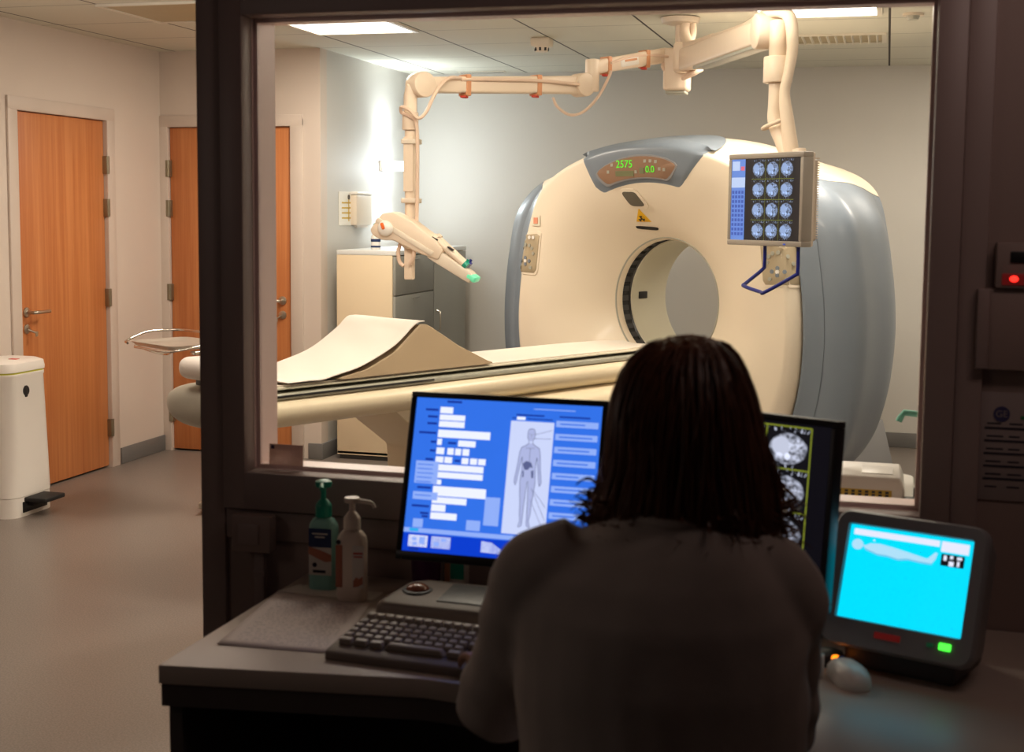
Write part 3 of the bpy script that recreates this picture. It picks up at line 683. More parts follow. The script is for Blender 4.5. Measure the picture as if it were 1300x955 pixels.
m = MB(); beam(m, [-1.1, -1.08, -.32, -.28], .40, .60, .33, .35); m.build('lower_section', MT['tbody'], tab)
m = MB(); m.prism([(-.19, -2.14, .72), (-.19, -1.84, .50), (-.19, -1.80, .0), (-.19, -.45, .0), (-.19, -.40, .72)], (.40, 0, 0), bev=.015); m.build('pedestal', MT['tbody'], tab)
m = MB(); m.span((-.245, -2.88, .826), (.245, -.3, .846), .004); m.build('cradle_rail', MT['tgrey'], tab)
m = MB(); m.span((.24, -2.78, .836), (.252, -1.95, .843), .002); m.build('side_track', MT['black'], tab); m = MB(); m.span((-.252, -2.78, .836), (-.24, -1.95, .843), .002); m.build('side_track', MT['black'], tab)
m = MB(); N_ = 14
def cs(y, zt, hw):
    return [V((x, y, z)) for x, z in [(-hw*.7, .846), (-hw, zt-.006), (-hw, zt), (-hw*.92, zt), (-hw*.5, zt-.012), (0, zt-.016), (hw*.5, zt-.012), (hw*.92, zt), (hw, zt), (hw, zt-.006), (hw*.7, .846)]]
m.loft([cs(-2.82, .868, .19), cs(-2.78, .868, .215), cs(-.6, .868, .215), cs(-.35, .864, .19), cs(-.22, .86, .12)]); m.build('cradle', MT['cream2'], tab)
m = MB(); m.loft([[V((x, y, z)) for x, z in [(-hw, .864), (-hw, .876), (-hw*.5, .868), (0, .866), (hw*.5, .868), (hw, .876), (hw, .864), (hw*.5, .856), (0, .854), (-hw*.5, .856)]] for y, hw in ((-2.81, .17), (-2.76, .2), (-.6, .2), (-.36, .17), (-.25, .10))]); m.build('mattress', MT['pad'], tab)
m = MB(); m.box((0, -2.89, .938), (.24, .17, .085), .038, 5); m.build('headrest', MT['white'], tab)
m = MB(); m.box((0, -2.88, .888), (.10, .10, .03), .004); m.cyl((.02, -2.94, .885), (.06, -2.94, .885), .012, n=12); m.build('headrest_bracket', MT['dgrey'], tab)

# wedge cushion and paper sheet
wed = thing('wedge_cushion', 'beige triangular foam wedge cushion lying on the patient table', 'cushion', GO+M.Rotation(GA, 3, 'Z') @ V((0, -2.0, .878)), (0, 0, GA))
prof = [(-.44, 0.0), (-.44, .004), (-.30, .026), (-.15, .085), (-.04, .168), (-.005, .195), (.03, .192), (.06, .178), (.22, .09), (.40, .012), (.43, .003), (.43, 0.0)]
m = MB(); rings = []
for x, f in ((-.222, .955), (-.219, .985), (-.21, 1), (.21, 1), (.219, .985), (.222, .955)):
    rings.append([V((x, y*f, .09+(z-.09)*f if z > .001 else z)) for y, z in prof])
m.loft(rings); m.build('foam_body', MT['cush'], wed, sharp=30)
m = MB(); m.tube([V((.218, y, z)) for y, z in prof[1:-1]], .0035, 6); m.tube([V((-.218, y, z)) for y, z in prof[1:-1]], .0035, 6); m.build('seam_piping', MT['cush'], wed)
sh = catmull([(0, -2.70, .882), (0, -2.6, .882), (0, -2.5, .886), (0, -2.36, .914), (0, -2.2, .968), (0, -2.09, 1.035), (0, -2.03, 1.078), (0, -1.985, 1.083)], 6)
m = MB(); rows = []
for i, p in enumerate(sh):
    row = []
    for j in range(13):
        u = -1+j/6; x = u*.226; dz = .004*math.sin(i*.7+u*4)*(1 if 8 < i < 34 else .3)
        row.append(V((x, p.y, p.z+dz*.5+.003)))
    rows.append(row)
top = [[q+V((0, 0, .003)) for q in r_] for r_ in rows]
rings = [a+b[::-1] for a, b in zip(rows, top)]
m.loft(rings); o = m.build('paper_sheet', MT['sheet']); o.location = GO; o.rotation_euler = (0, 0, GA)
tag(o, 'white paper sheet running from the table end up over the wedge cushion', 'sheet')

# ================================================================== INSTRUMENT TRAY beside the table end
p = at(214, 436, Y=6.35)
ty = thing('instrument_stand', 'stainless steel instrument tray on a stand beside the table end', 'tray', (p.x+.06, p.y, 0), (0, 0, R(-30)))
TZ = p.z
m = MB(); m.loft([rrect(.40, .30, .04, TZ-.012), rrect(.44, .34, .05, TZ+.006), rrect(.46, .36, .055, TZ+.012), rrect(.452, .352, .052, TZ+.012), rrect(.43, .33, .045, TZ+.006), rrect(.39, .29, .038, TZ-.008)]); m.build('tray', MT['traym'], ty)
m = MB(); m.tube([(-.23, -.17, TZ-.004), (-.31, -.13, TZ+.002), (-.33, 0, TZ+.04), (-.31, .13, TZ+.045), (-.2, .19, TZ+.045), (.2, .19, TZ+.045), (.27, .13, TZ+.03), (.27, -.12, TZ), (.2, -.19, TZ-.012), (-.1, -.2, TZ-.012)], .0065, 10, smooth=6, cyc=False)
m.tube([(-.19, -.15, TZ-.012), (-.05, -.12, TZ-.04), (.05, -.1, TZ-.045), (.19, -.15, TZ-.012)], .006, 8, smooth=5); m.build('tray_frame', MT['chrome'], ty)
SX, SY = .26, .06; dr = M.Rotation(R(42), 3, 'Z')
m = MB(); m.cyl((SX, SY, .06), (SX, SY, TZ-.012), .014); m.box((SX-.03, SY-.02, TZ-.028), (.05, .2, .02), .004); m.build('stand_pole', MT['chrome'], ty)
m = MB(); m.box((SX, SY, .05), (.08, .42, .03), .008, rot=dr); m.build('stand_base', MT['steel'], ty)
for y in (-.18, .18):
    q = V((SX, SY, 0))+dr @ V((0, y, 0))
    m = MB(); m.cyl(q+V((-.012, 0, .018)), q+V((.012, 0, .018)), .018, n=16); m.cyl(q+V((0, 0, .025)), q+V((0, 0, .045)), .006, n=8); m.build('castor', MT['rubber'], ty)

# ================================================================== CEILING BOOM with two arms
HX, HY = -1.035, 6.85
hub = at(863, 86, Y=HY)
bo = thing('ceiling_boom', 'ivory ceiling mounted boom with two jointed arms above the scanner', 'boom', (HX, HY, ZC))
BO = V((HX, HY, ZC))
L = lambda p: V(p)-BO
m = MB(); m.lathe([(0, 0), (.09, 0), (.10, -.006), (.09, -.03), (.05, -.04), (0, -.04)]); m.build('ceiling_canopy', MT['offw'], bo)
m = MB(); m.cyl((0, 0, -.04), (0, 0, -.34), .024); m.build('column', MT['arm'], bo)
zb = at(863, 116, Y=HY).z-ZC; zt = at(863, 62, Y=HY).z-ZC
m = MB(); m.box((-.01, 0, (zb+zt)/2), (.125, .14, zt-zb), .016); m.build('hub_block', MT['arm'], bo)
m = MB(); m.box((-.01, 0, zb-.008), (.10, .11, .016), .006); m.build('hub_cap', MT['tgrey'], bo)
def arm_beam(mb, a, b, w, h, h2=None, bev=.012):
    a, b = V(a), V(b); d = b-a; ln = d.length; x = d.normalized(); y = V((0, 0, 1)).cross(x).normalized(); z = x.cross(y)
    mm = M((x, y, z)).transposed().to_4x4(); mm.translation = (a+b)/2
    t = bmesh.new(); bmesh.ops.create_cube(t, size=1)
    for v_ in t.verts:
        hh = h if v_.co.x < 0 else (h2 or h); v_.co = V((v_.co.x*ln, v_.co.y*w, v_.co.z*hh))
    bmesh.ops.bevel(t, geom=t.edges[:], offset=bev, segments=3, profile=.5, affect='EDGES'); mb._merge(t, mm); return y
# left side: short extension, then long spring arm
A0 = L(at(845, 70, Y=6.83)); A1 = L(at(752, 86, Y=6.45)); A2 = L(at(738, 108, Y=6.42)); A3 = L(at(534, 108, Y=5.72)); A4 = L(at(521, 122, Y=5.70)); A5 = L(at(521, 300, Y=5.70))
m = MB(); arm_beam(m, A0, A1, .06, .075, .065); m.build('extension_arm', MT['arm'], bo)
m = MB(); arm_beam(m, A0+(A1-A0)*.42+V((0, -.003, 0)), A0+(A1-A0)*.68+V((0, -.003, 0)), .064, .05); m.build('arm_label', MT['white'], bo)
m = MB(); arm_beam(m, A0+(A1-A0)*.45+V((0, -.006, .006)), A0+(A1-A0)*.62+V((0, -.006, .006)), .064, .012, bev=.004); m.build('arm_label_stripe', MT['orange'], bo)
m = MB(); j = V((A1.x, A1.y, 0)); m.cyl((A1.x, A1.y, A1.z+.04), (A1.x, A1.y, A2.z-.03), .034, bev=.006); m.build('elbow_joint', MT['arm'], bo)
m = MB(); y = arm_beam(m, A2, A3, .062, .085, .07); m.build('spring_arm', MT['arm'], bo)
for p, r_ in ((A2, .056), (A3, .056)):
    m = MB(); m.cyl(p-y*.045, p+y*.045, r_, bev=.008, n=32); m.build('joint_disc', MT['arm'], bo)
m = MB(); m.tube([A3+V((.0, 0, -.01)), A4+V((0, 0, .03)), A4, A4+V((0, 0, -.10))], .03, 16); m.cyl(A4+V((0, 0, -.07)), A4+V((0, 0, -.15)), .036, bev=.005); m.build('swivel_head', MT['arm'], bo)
m = MB(); m.cyl(A4+V((0, 0, -.15)), A5, .024); m.span(A4+V((-.022, -.028, -.42)), A4+V((.022, -.018, -.18))); m.build('drop_tube', MT['arm'], bo)
for z in (-.20, -.46):
    m = MB(); m.box(A4+V((.006, 0, z)), (.075, .07, .022), .004); m.build('tube_collar', MT['offw'], bo)
for f in (.30, .74):
    m = MB(); p = A2+(A3-A2)*f; m.box(p+V((0, 0, -.002)), (.026, .07, .096), .004, rot=M.Rotation(math.atan2((A3-A2).y, (A3-A2).x), 3, 'Z')); st = m.build('strap', MT['orange'], bo)
    m = MB(); m.box(p+V((0, -.01, -.054)), (.028, .04, .010), .003); m.build('buckle', MT['red'], st)
for f in (.30, .82):
    m = MB(); p = A0+(A1-A0)*f; m.box(p+V((0, 0, -.002)), (.024, .068, .086), .004, rot=M.Rotation(math.atan2((A1-A0).y, (A1-A0).x), 3, 'Z')); st = m.build('strap', MT['orange'], bo)
    m = MB(); m.box(p+V((0, -.01, -.049)), (.028, .04, .010), .003); m.build('buckle', MT['red'], st)
def cab(pts, r_=.008, m_='cable', nm='cable', par=bo, off=BO):
    mb = MB(); mb.tube([V(p)-off for p in pts], r_, 8, smooth=8); return mb.build(nm, MT[m_], par)
q = lambda px, py, Y: at(px, py, Y=Y)
cab([q(585, 99, 5.84), q(568, 100, 5.76), q(553, 118, 5.70), q(541, 142, 5.66), q(531, 150, 5.64), q(520, 140, 5.63), q(510, 136, 5.64), q(510, 143, 5.66), q(520, 148, 5.66), q(529, 160, 5.66), q(530, 230, 5.66), q(529, 290, 5.66)])
cab([q(585, 101, 5.85), q(640, 101, 6.02), q(690, 103, 6.2), q(735, 107, 6.35)])
cab([q(702, 124, 6.28), q(708, 136, 6.28), q(724, 146, 6.3), q(742, 141, 6.35), q(760, 122, 6.4), q(772, 100, 6.45), q(776, 90, 6.46)], .007)
cab([q(776, 80, 6.48), q(800, 72, 6.6), q(828, 70, 6.72), q(848, 72, 6.78)], .007)
# right side: rising spring arm, elbow and drop to the monitor
MY = 5.18
B0 = L(at(872, 76, Y=6.72)); B1 = L(at(975, 40, Y=5.42)); B2 = L(at(989, 42, Y=5.36)); B3 = L(at(990, 108, Y=5.36)); B4 = L(at(1004, 205, Y=5.30))
m = MB(); y = arm_beam(m, B0, B1, .085, .105, .095); m.build('spring_arm', MT['arm'], bo)
m = MB(); p = B0+(B1-B0)*.5; arm_beam(m, B0+(B1-B0)*.2+V((0, 0, -.058)), B0+(B1-B0)*.95+V((0, 0, -.052)), .07, .016, bev=.003); m.build('arm_underside', MT['tgrey'], bo)
m = MB(); m.box(B0+V((-.02, .04, .015)), (.10, .10, .15), .02); m.build('shoulder_joint', MT['arm'], bo)
m = MB(); m.cyl(B1-y*.055, B1+y*.055, .07, bev=.01, n=32); m.build('joint_disc', MT['arm'], bo)
m = MB(); m.cyl(B2+V((0, 0, .05)), B2+V((0, 0, -.10)), .036, bev=.01); m.cyl(B2+V((0, 0, -.09)), B2+V((0, 0, -.19)), .056, bev=.005); m.build('swivel_head', MT['arm'], bo)
m = MB(); m.tube([B2+V((0, 0, -.18)), B2+V((0, 0, -.26)), B2+V((.0, 0, -.34)), (B2+V((0, 0, -.34))+B4)/2, B4], .034, 14, smooth=4); m.build('drop_tube', MT['arm'], bo)
m = MB(); m.tube([BO*0+q(905, 46, 6.2)-BO, q(945, 33, 5.75)-BO, q(972, 18, 5.42)-BO, q(990, 14, 5.34)-BO, q(1003, 24, 5.32)-BO, q(1006, 60, 5.31)-BO, q(1001, 92, 5.31)-BO, q(996, 118, 5.31)-BO, q(999, 150, 5.30)-BO, q(1005, 196, 5.29)-BO], [.010, .015, .02, .024, .025, .022, .020, .020, .026, .03], 12, smooth=6)
m.build('cable_sleeve', MT['armc'], bo)
m = MB(); m.tube([q(873, 22, 6.82)-BO, q(869, 40, 6.80)-BO, q(874, 56, 6.72)-BO, q(880, 56, 6.6)-BO, q(905, 46, 6.2)-BO], [.02, .026, .03, .02, .014], 10, smooth=6)
m.tube([q(878, 20, 6.85)-BO, q(880, 40, 6.82)-BO, q(876, 54, 6.75)-BO], .018, 10, smooth=6); m.build('cable_sleeve', MT['armc'], bo)
m = MB(); m.tube([B2+V((.05*math.cos(a), .045*math.sin(a)-.02, -.345+.02*math.cos(a))) for a in [2*PI*k/16 for k in range(16)]], .008, 8, cyc=True); m.build('sleeve_tie', MT['armc'], bo)
m = MB(); m.tube([L(q(866, 100, 6.72)), L(q(880, 92, 6.7)), L(q(892, 88, 6.72))], [.012, .02, .01], 8, smooth=4); m.build('cable_loop', MT['cable'], bo); m = MB(); m.tube([L(q(846, 92, 6.8)), L(q(841, 84, 6.78)), L(q(845, 78, 6.8))], .009, 8, smooth=4); m.build('cable_loop', MT['cable'], bo)

# ------------------------------------------------------------------ contrast injector hanging from the left drop tube
ic = at(521, 306, Y=5.64); inj = thing('contrast_injector', 'ivory power injector with green tipped nozzle hanging from the left boom arm', 'injector', ic)
e0 = at(496, 281, Y=5.62); e1 = at(606, 349, Y=5.62)
dx = (e1-e0).normalized(); dz = V((0, -1, 0)).cross(dx); dz = -dz if dz.z < 0 else dz; dyv = dz.cross(dx)
mi = M((dx, dyv, dz)).transposed().to_4x4(); mi.translation = e0-ic; ln = (e1-e0).length
def ib(): return MB()
def iput(mb, nm, m_, par=inj):
    mb.bm.transform(mi); return mb.build(nm, m_, par)
h = .058
m = ib(); m.prism([(-.055, -.045, -.075), (-.04, -.045, .02), (.0, -.045, .05), (.10, -.045, .058), (ln*.50, -.045, .045), (ln*.62, -.045, .018), (ln*.62, -.045, -.03), (ln*.40, -.045, -.05), (.06, -.045, -.06), (.02, -.045, -.085), (-.03, -.045, -.09)], (0, .10, 0), bev=.012); iput(m, 'injector_body', MT['arm'])
m = ib(); m.prism([(-.045, -.05, -.005), (ln*.55, -.05, -.005), (ln*.55, -.05, -.03), (-.05, -.05, -.03)], (0, .11, 0), bev=.006); iput(m, 'body_band', MT['offw'])
m = ib(); m.prism([(ln*.50, -.036, .012), (ln*.95, -.036, .000), (ln*1.0, -.036, -.012), (ln*.99, -.036, -.045), (ln*.9, -.036, -.047), (ln*.5, -.036, -.047)], (0, .075, 0), bev=.008); iput(m, 'nozzle_trough', MT['offw'])
for dy in (-.02, .02):
    m = ib(); m.cyl((ln*.50, dy, .04), (ln*.88, dy, .010), .016, .012, 14); m.cyl((ln*.46, dy, .045), (ln*.5, dy, .042), .02, .02, 14); iput(m, 'syringe', MT['arm'])
    m = ib(); m.cyl((ln*.845, dy, .016), (ln*.885, dy, .012), .017, n=12); m.box((ln*.865, dy, .03), (.012, .008, .02)); iput(m, 'syringe_clip', MT['gpump'] if dy < 0 else MT['navy'])
m = ib(); m.box((ln*.975, -.0, -.020), (.05, .074, .030), .01); iput(m, 'nozzle_tip', MT['mint'])
m = ib(); m.ball((.01, -.05, -.03), (.036, .02, .034)); iput(m, 'control_knob', MT['white'])
m = ib(); m.box((.0, -.069, -.024), (.03, .01, .014), .004, rot=M.Rotation(R(40), 3, 'Y')); iput(m, 'knob_marker', MT['obright'])
for x in (.10, .22, .30):
    m = ib(); m.box((x*ln/.45, -.03, .052-.03*x), (.03, .02, .006), .002); iput(m, 'body_slot', MT['black'])
m = MB(); m.cyl((0, -.045, .0), (0, .03, .0), .034, bev=.006); m.span((-.020, -.03, -.17), (.020, .01, .02), .006); m.build('mounting_bracket', MT['arm'], inj)
m = MB(); m.tube([(-.02, -.03, .02), (-.045, -.03, -.04), (-.04, -.03, -.09), (-.02, -.03, -.11)], .009, 8, smooth=5); m.tube([(.03, -.04, .08), (.036, -.045, 0), (.03, -.045, -.07), (.012, -.04, -.1)], .009, 8, smooth=5); m.build('injector_cable', MT['cable'], inj)

# ------------------------------------------------------------------ hanging monitor
hm = thing('hanging_monitor', 'ivory flat monitor showing twelve scan slices, hanging from the right boom arm', 'monitor', (-.448, 5.13, 1.604), (0, 0, R(-43.3)))
W, H = .41, .345                                          # local: x right, -y out of the screen, z up
m = MB(); b_ = .02
for lo, hi in (((-W/2, 0, H/2-b_), (W/2, .05, H/2)), ((-W/2, 0, -H/2), (W/2, .05, -H/2+b_)), ((-W/2, 0, -H/2+b_), (-W/2+b_*.8, .05, H/2-b_)), ((W/2-b_*.8, 0, -H/2+b_), (W/2, .05, H/2-b_))): m.span(lo, hi, .003)
m.build('bezel', MT['bezel'], hm)
m = MB(); m.span((-W/2+.002, .012, -H/2+.002), (W/2-.002, .062, H/2-.002), .004); m.build('rear_casing', MT['vent'], hm)
m = MB(); m.span((-W/2+.02, .062, -H/2+.02), (W/2-.03, .105, H/2-.025), .01)
for k in range(34):
    z = -H/2+.03+k*.0088; m.span((W/2-.034, .064, z), (W/2-.026, .104, z+.0045))
m.build('vented_back', MT['vent'], hm)
m = MB(); m.box((0, .115, .0), (.12, .04, .14), .008); m.tube([(.02, .13, .05), (.03, .145, .12), (.02, .15, .19)], .026, 12, smooth=4); m.build('mounting_plate', MT['arm'], hm)
SW, SH = W/2-b_*.8, H/2-b_
m = MB(); m.span((-SW, .004, -SH), (SW, .0125, SH)); scn = m.build('screen', MT['k_black'], hm)
def sq(par, nm, m_, x0, x1, z0, z1, y=.0032):
    mb = MB(); mb.quad((x0, y, z0), (x1, y, z0), (x1, y, z1), (x0, y, z1)); return mb.build(nm, m_, par)
pw = SW*2*.205; x0 = -SW
sq(scn, 'menu_column', MT['k_pan'], x0, x0+pw, -SH, SH)
sq(scn, 'menu_panel', MT['k_pan2'], x0, x0+pw, SH*.30, SH*.55, .0028); sq(scn, 'menu_panel', MT['k_pan2'], x0+.004, x0+pw*.6, SH*.72, SH*.95, .0028); sq(scn, 'menu_panel', MT['k_red'], x0+pw*.68, x0+pw*.95, SH*.72, SH*.82, .0026)
m = MB()
for k in range(10):
    z = SH*.2-k*SH*.115
    for i in range(4): m.quad((x0+pw*(.06+i*.23), .0028, z-.008), (x0+pw*(.22+i*.23), .0028, z-.008), (x0+pw*(.22+i*.23), .0028, z+.003), (x0+pw*(.06+i*.23), .0028, z+.003))
m.build('menu_buttons', MT['k_pan3'], scn)
gx0, gx1 = -SW+SW*2*.30, SW*.82; cw = (gx1-gx0)/3; ch = SH*2/4
for r_ in range(4):
    for c_ in range(3):
        sq(scn, 'scan_slice', MT['slice2'], gx0+c_*cw+.002, gx0+(c_+1)*cw-.002, SH-(r_+1)*ch+.003, SH-r_*ch-.003)
m = MB()
for r_ in range(1, 4): m.quad((gx0, .0028, SH-r_*ch-.0008), (gx1, .0028, SH-r_*ch-.0008), (gx1, .0028, SH-r_*ch+.0008), (gx0, .0028, SH-r_*ch+.0008))
for c_ in range(1, 3): m.quad((gx0+c_*cw-.0006, .0028, -SH), (gx0+c_*cw+.0006, .0028, -SH), (gx0+c_*cw+.0006, .0028, SH), (gx0+c_*cw-.0006, .0028, SH))
m.build('slice_grid', MT['k_yel'], scn)
m = MB(); m.span((W*.27, -.0015, -H/2+.006), (W*.30, .001, -H/2+.011)); m.build('power_light', MT['k_pan3'], hm)
m = MB(); m.tube(catmull([(-.02, .03, -H/2+.002), (-.02, .03, -H/2-.07), (-.02, .02, -H/2-.09), (-.02, -.06, -H/2-.14), (-.012, -.075, -H/2-.15), (.09, -.085, -H/2-.166), (.11, -.08, -H/2-.165), (.155, .02, -H/2-.105), (.16, .03, -H/2-.09), (.16, .03, -H/2+.002)], 4), .007, 10); m.build('positioning_handle', MT['navy'], hm)

# ================================================================== TROLLEY just behind the window, lower right
p1 = at(1164, 643, Y=3.30); TT = p1.z
tr = thing('equipment_trolley', 'white trolley with teal tube handle behind the window, right corner', 'trolley', (p1.x-.27, 3.51, 0))
m = MB(); m.vbox((0, .0, TT-.0175), (.54, .42, .035), .04, .006); m.build('trolley_top', MT['white'], tr)
m = MB(); m.vbox((0, 0, .22), (.50, .40, .03), .03, .006); m.build('lower_shelf', MT['white'], tr)
for x in (-.23, .23):
    for y in (-.16, .16):
        m = MB(); m.cyl((x, y, .06), (x, y, TT-.03), .014); m.build('trolley_post', MT['steel'], tr)
        m = MB(); m.cyl((x-.012, y, .035), (x+.012, y, .035), .035, n=20); m.build('castor', MT['rubber'], tr)
o = tr.location
pv = at(1166, 632, Y=3.66)-o; pt = at(1168, 526, Y=3.66)-o; ptip = at(1141, 533, Y=3.66)-o; pb = at(1148, 524, Y=3.66)-o
m = MB(); m.tube([(pv.x, pv.y, TT-.01), (pv.x, pv.y, pt.z-.03), (pv.x-.002, pv.y, pt.z-.006), (pv.x-.012, pv.y, pt.z), (pb.x, pb.y, pb.z), (ptip.x+.004, ptip.y, ptip.z+.006), (ptip.x, ptip.y, ptip.z-.004)], .0085, 12); m.build('push_handle', MT['teal'], tr)
m = MB(); m.box((.258, -.17, TT+.004), (.035, .05, .012), .004); m.box((.268, -.15, TT+.018), (.012, .012, .03), .002); m.build('corner_clamp', MT['black'], tr)
p = at(1148, 636, Y=3.36)
de = thing('desktop_unit', 'cream equipment box with a row of vent holes lying on the trolley', 'box', (p.x-.19, 3.46, TT+.0005))
m = MB(); t_ = .052
m.loft([[V((x*f, y*f2, z)) for x, y in ((-.19, -.10), (.185, -.10), (.19, -.095), (.19, .12), (-.19, .12))] for z, f, f2 in ((.0, 1, 1), (.022, 1, 1), (.026, .99, .98), (t_-.012, .965, .93), (t_-.004, .95, .90), (t_, .93, .86))]); m.build('unit_casing', MT['white'], de)
m = MB(); m.span((-.18, -.1015, .004), (.16, -.0992, .021), .0004); m.build('vent_strip', MT['gold'], de)
m = MB()
for r_ in range(2):
    for k in range(21): m.span((-.175+k*.016, -.1026, .0055+r_*.0075), (-.167+k*.016, -.1005, .011+r_*.0075))
m.build('vent_hole', MT['dgrey'], de)
m = MB(); m.box((.125, .0, t_+.0005), (.075, .11, .003), .0012); m.build('hatch', MT['white'], de)

# ================================================================== CONTROL DESK
DZ = .75
dk = thing('control_desk', 'grey laminate control desk running under the window', 'desk', (-1.21, 2.06, 0))
po = [(0, 0), (.47, .07), (.9, .02), (1.25, -.16), (2.2, -.26), (2.2, .655), (0, .655)]
m = MB(); m.prism([(x, y, DZ-.035) for x, y in po], (0, 0, .035), bev=.003); m.build('desk_top', MT['desk'], dk)
m = MB(); m.prism([(x+(.004 if i in (0, 6) else 0), y+.004, DZ-.075) for i, (x, y) in enumerate(po)], (0, 0, .0395)); m.build('desk_edge', MT['deskl'], dk)
m = MB(); m.span((.01, .02, 0), (.035, .64, DZ-.075)); m.build('desk_panel', MT['deskl'], dk)
m = MB(); m.span((2.16, -.2, 0), (2.185, .64, DZ-.075)); m.build('desk_panel', MT['deskl'], dk)
m = MB(); m.span((.04, .61, .25), (2.15, .63, DZ-.075)); m.build('modesty_panel', MT['deskl'], dk)

def monitor(name, label, pos, yaw, tilt, W, H, bez, by=.13):
    """flat desk monitor: root on the desk below the screen centre; returns root, screen part and its half sizes"""
    p = V(pos); t = thing(name, label, 'monitor', (p.x, p.y, DZ), (0, 0, yaw)); hz = p.z-DZ
    # negative local y faces the viewer; the head leans back by tilt
    mm = M.Translation((0, 0, hz)) @ M.Rotation(-tilt, 4, 'X')
    OW, OH = W+2*bez, H+2*bez
    m = MB()
    for lo, hi in (((-OW/2, -.002, H/2), (OW/2, .03, OH/2)), ((-OW/2, -.002, -OH/2-.006), (OW/2, .03, -H/2)), ((-OW/2, -.002, -H/2), (-W/2, .03, H/2)), ((W/2, -.002, -H/2), (OW/2, .03, H/2))): m.span(lo, hi, .002)
    m.bm.transform(mm); m.build('bezel', MT['scr'], t)
    m = MB(); m.span((-OW/2+.003, .008, -OH/2), (OW/2-.003, .035, OH/2-.003), .006); m.span((-OW*.33, .03, -OH*.33), (OW*.33, .07, OH*.33), .02); m.bm.transform(mm); m.build('rear_casing', MT['dgrey'], t)
    m = MB(); m.span((-W/2, .002, -H/2), (W/2, .009, H/2)); m.bm.transform(mm); s_ = m.build('screen', MT['s_blue'], t)
    nb = mm @ V((0, .06, -.03))
    m = MB(); m.loft([[V((x, y, z)) for x, y in ((-w2, y0), (w2, y0), (w2, y0+.026), (-w2, y0+.026))] for w2, y0, z in ((.03, nb.y-.01, nb.z+.05), (.034, nb.y+.01, nb.z-.02), (.036, by-.02, nb.z-.09), (.042, by-.013, .016))]); m.build('stand_neck', MT['tgrey'], t)
    m = MB(); m.lathe([(0, 0), (.105, 0), (.108, .006), (.10, .012), (.05, .02), (0, .022)], (0, 0, 0), 36, M.Translation((0, by, 0)) @ M.Diagonal((1, .68, 1, 1))); m.build('stand_base', MT['tgrey'], t)
    return t, s_, mm, W/2, H/2
class Scr:
    """draws flat lit elements on a screen in 0..1 screen fractions (origin top left)"""
    def __init__(s, par, mm, hw, hh): s.par, s.mm, s.hw, s.hh = par, mm, hw, hh; s.d = .0016
    def P(s, u, v, d=None): return V((-s.hw+2*s.hw*u, d if d is not None else s.d, s.hh-2*s.hh*v))
    def rect(s, name, m_, *rects, d=None):
        mb = MB()
        for u0, v0, u1, v1 in rects: mb.quad(s.P(u0, v1, d), s.P(u1, v1, d), s.P(u1, v0, d), s.P(u0, v0, d))
        mb.bm.transform(s.mm); return mb.build(name, m_, s.par)
    def poly(s, name, m_, *polys, d=None):
        mb = MB()
        for p in polys: mb.poly([s.P(u, v, d) for u, v in p])
        mb.bm.transform(s.mm); return mb.build(name, m_, s.par)
    def line(s, name, m_, paths, w=.0012, d=None, cyc=True):
        mb = MB()
        for p in paths:
            Q = [s.P(u, v, d) for u, v in p]
            for a, b in zip(Q, Q[1:]+(Q[:1] if cyc else [])):
                t = (b-a); n_ = V((t.z, 0, -t.x)).normalized()*w/2; mb.poly([a-n_, b-n_, b+n_, a+n_])
        mb.bm.transform(s.mm); return mb.build(name, m_, s.par)
mt, ms, mm, hw, hh = monitor('form_monitor', 'black desk monitor with a blue form and body diagram, left of the operator', (-.685, 2.41, 1.048), R(-1.3), R(16.1), .369, .295, .011, .185)
S1 = Scr(ms, mm, hw, hh)
S1.rect('screen_footer', MT['s_blue2'], (0, .885, 1, 1))
S1.rect('screen_strip', MT['s_pale'], (0, .85, .74, .878)); S1.rect('strip_highlight', MT['s_cy'], (.03, .852, .08, .872), d=.0012)
S1.rect('label_block', MT['s_pale'], (.03, .415, .155, .56), (.03, .615, .165, .665), d=.0014)
S1.rect('entry_field', MT['s_white'], (.135, .055, .205, .097), (.135, .105, .275, .142), (.135, .148, .275, .187), (.135, .205, .42, .255), (.135, .265, .16, .305), (.25, .268, .345, .308), (.135, .322, .178, .365), (.195, .322, .23, .365), (.238, .322, .27, .365), (.278, .322, .315, .365), (.135, .38, .178, .42), (.184, .38, .226, .42), (.278, .38, .315, .42), (.324, .38, .362, .42), (.368, .38, .408, .42),
        (.135, .43, .40, .472), (.135, .48, .40, .518), (.135, .53, .178, .562), (.137, .572, .425, .635), (.137, .642, .325, .683), (.137, .69, .215, .735), (.137, .742, .28, .785))
for q_ in ((.425, .62, .505, .80), (.045, .79, .10, .845), (.335, .775, .41, .84)): S1.rect('note_box', MT['s_pale'], q_, d=.0014)
S1.rect('thumbnail', MT['s_white'], (.03, .895, .135, .97)); S1.rect('thumbnail', MT['s_lil'], (.155, .895, .26, .97)); S1.poly('thumbnail', MT['s_lil'], [(.425, .9), (.48, .905), (.53, .945), (.535, .975), (.425, .97)])
S1.rect('thumbnail_detail', MT['s_pale'], (.05, .91, .075, .93), (.09, .905, .12, .95), (.17, .93, .2, .955), (.055, .94, .08, .96), (.21, .905, .235, .925), d=.0012)
rr_ = random.Random(4)
S1.rect('field_caption', MT['s_dark'], *[(u, v, u+w_, v+.014) for u, v, w_ in ((.055, .07, .07), (.07, .115, .055), (.07, .16, .055), (.03, .222, .095), (.1, .28, .03), (.195, .282, .045), (.1, .337, .03), (.08, .395, .045), (.24, .395, .03), (.05, .58, .075), (.03, .70, .095), (.08, .745, .045), (.09, .765, .035), (.17, .012, .08), (.04, .978, .05))], d=.0013)
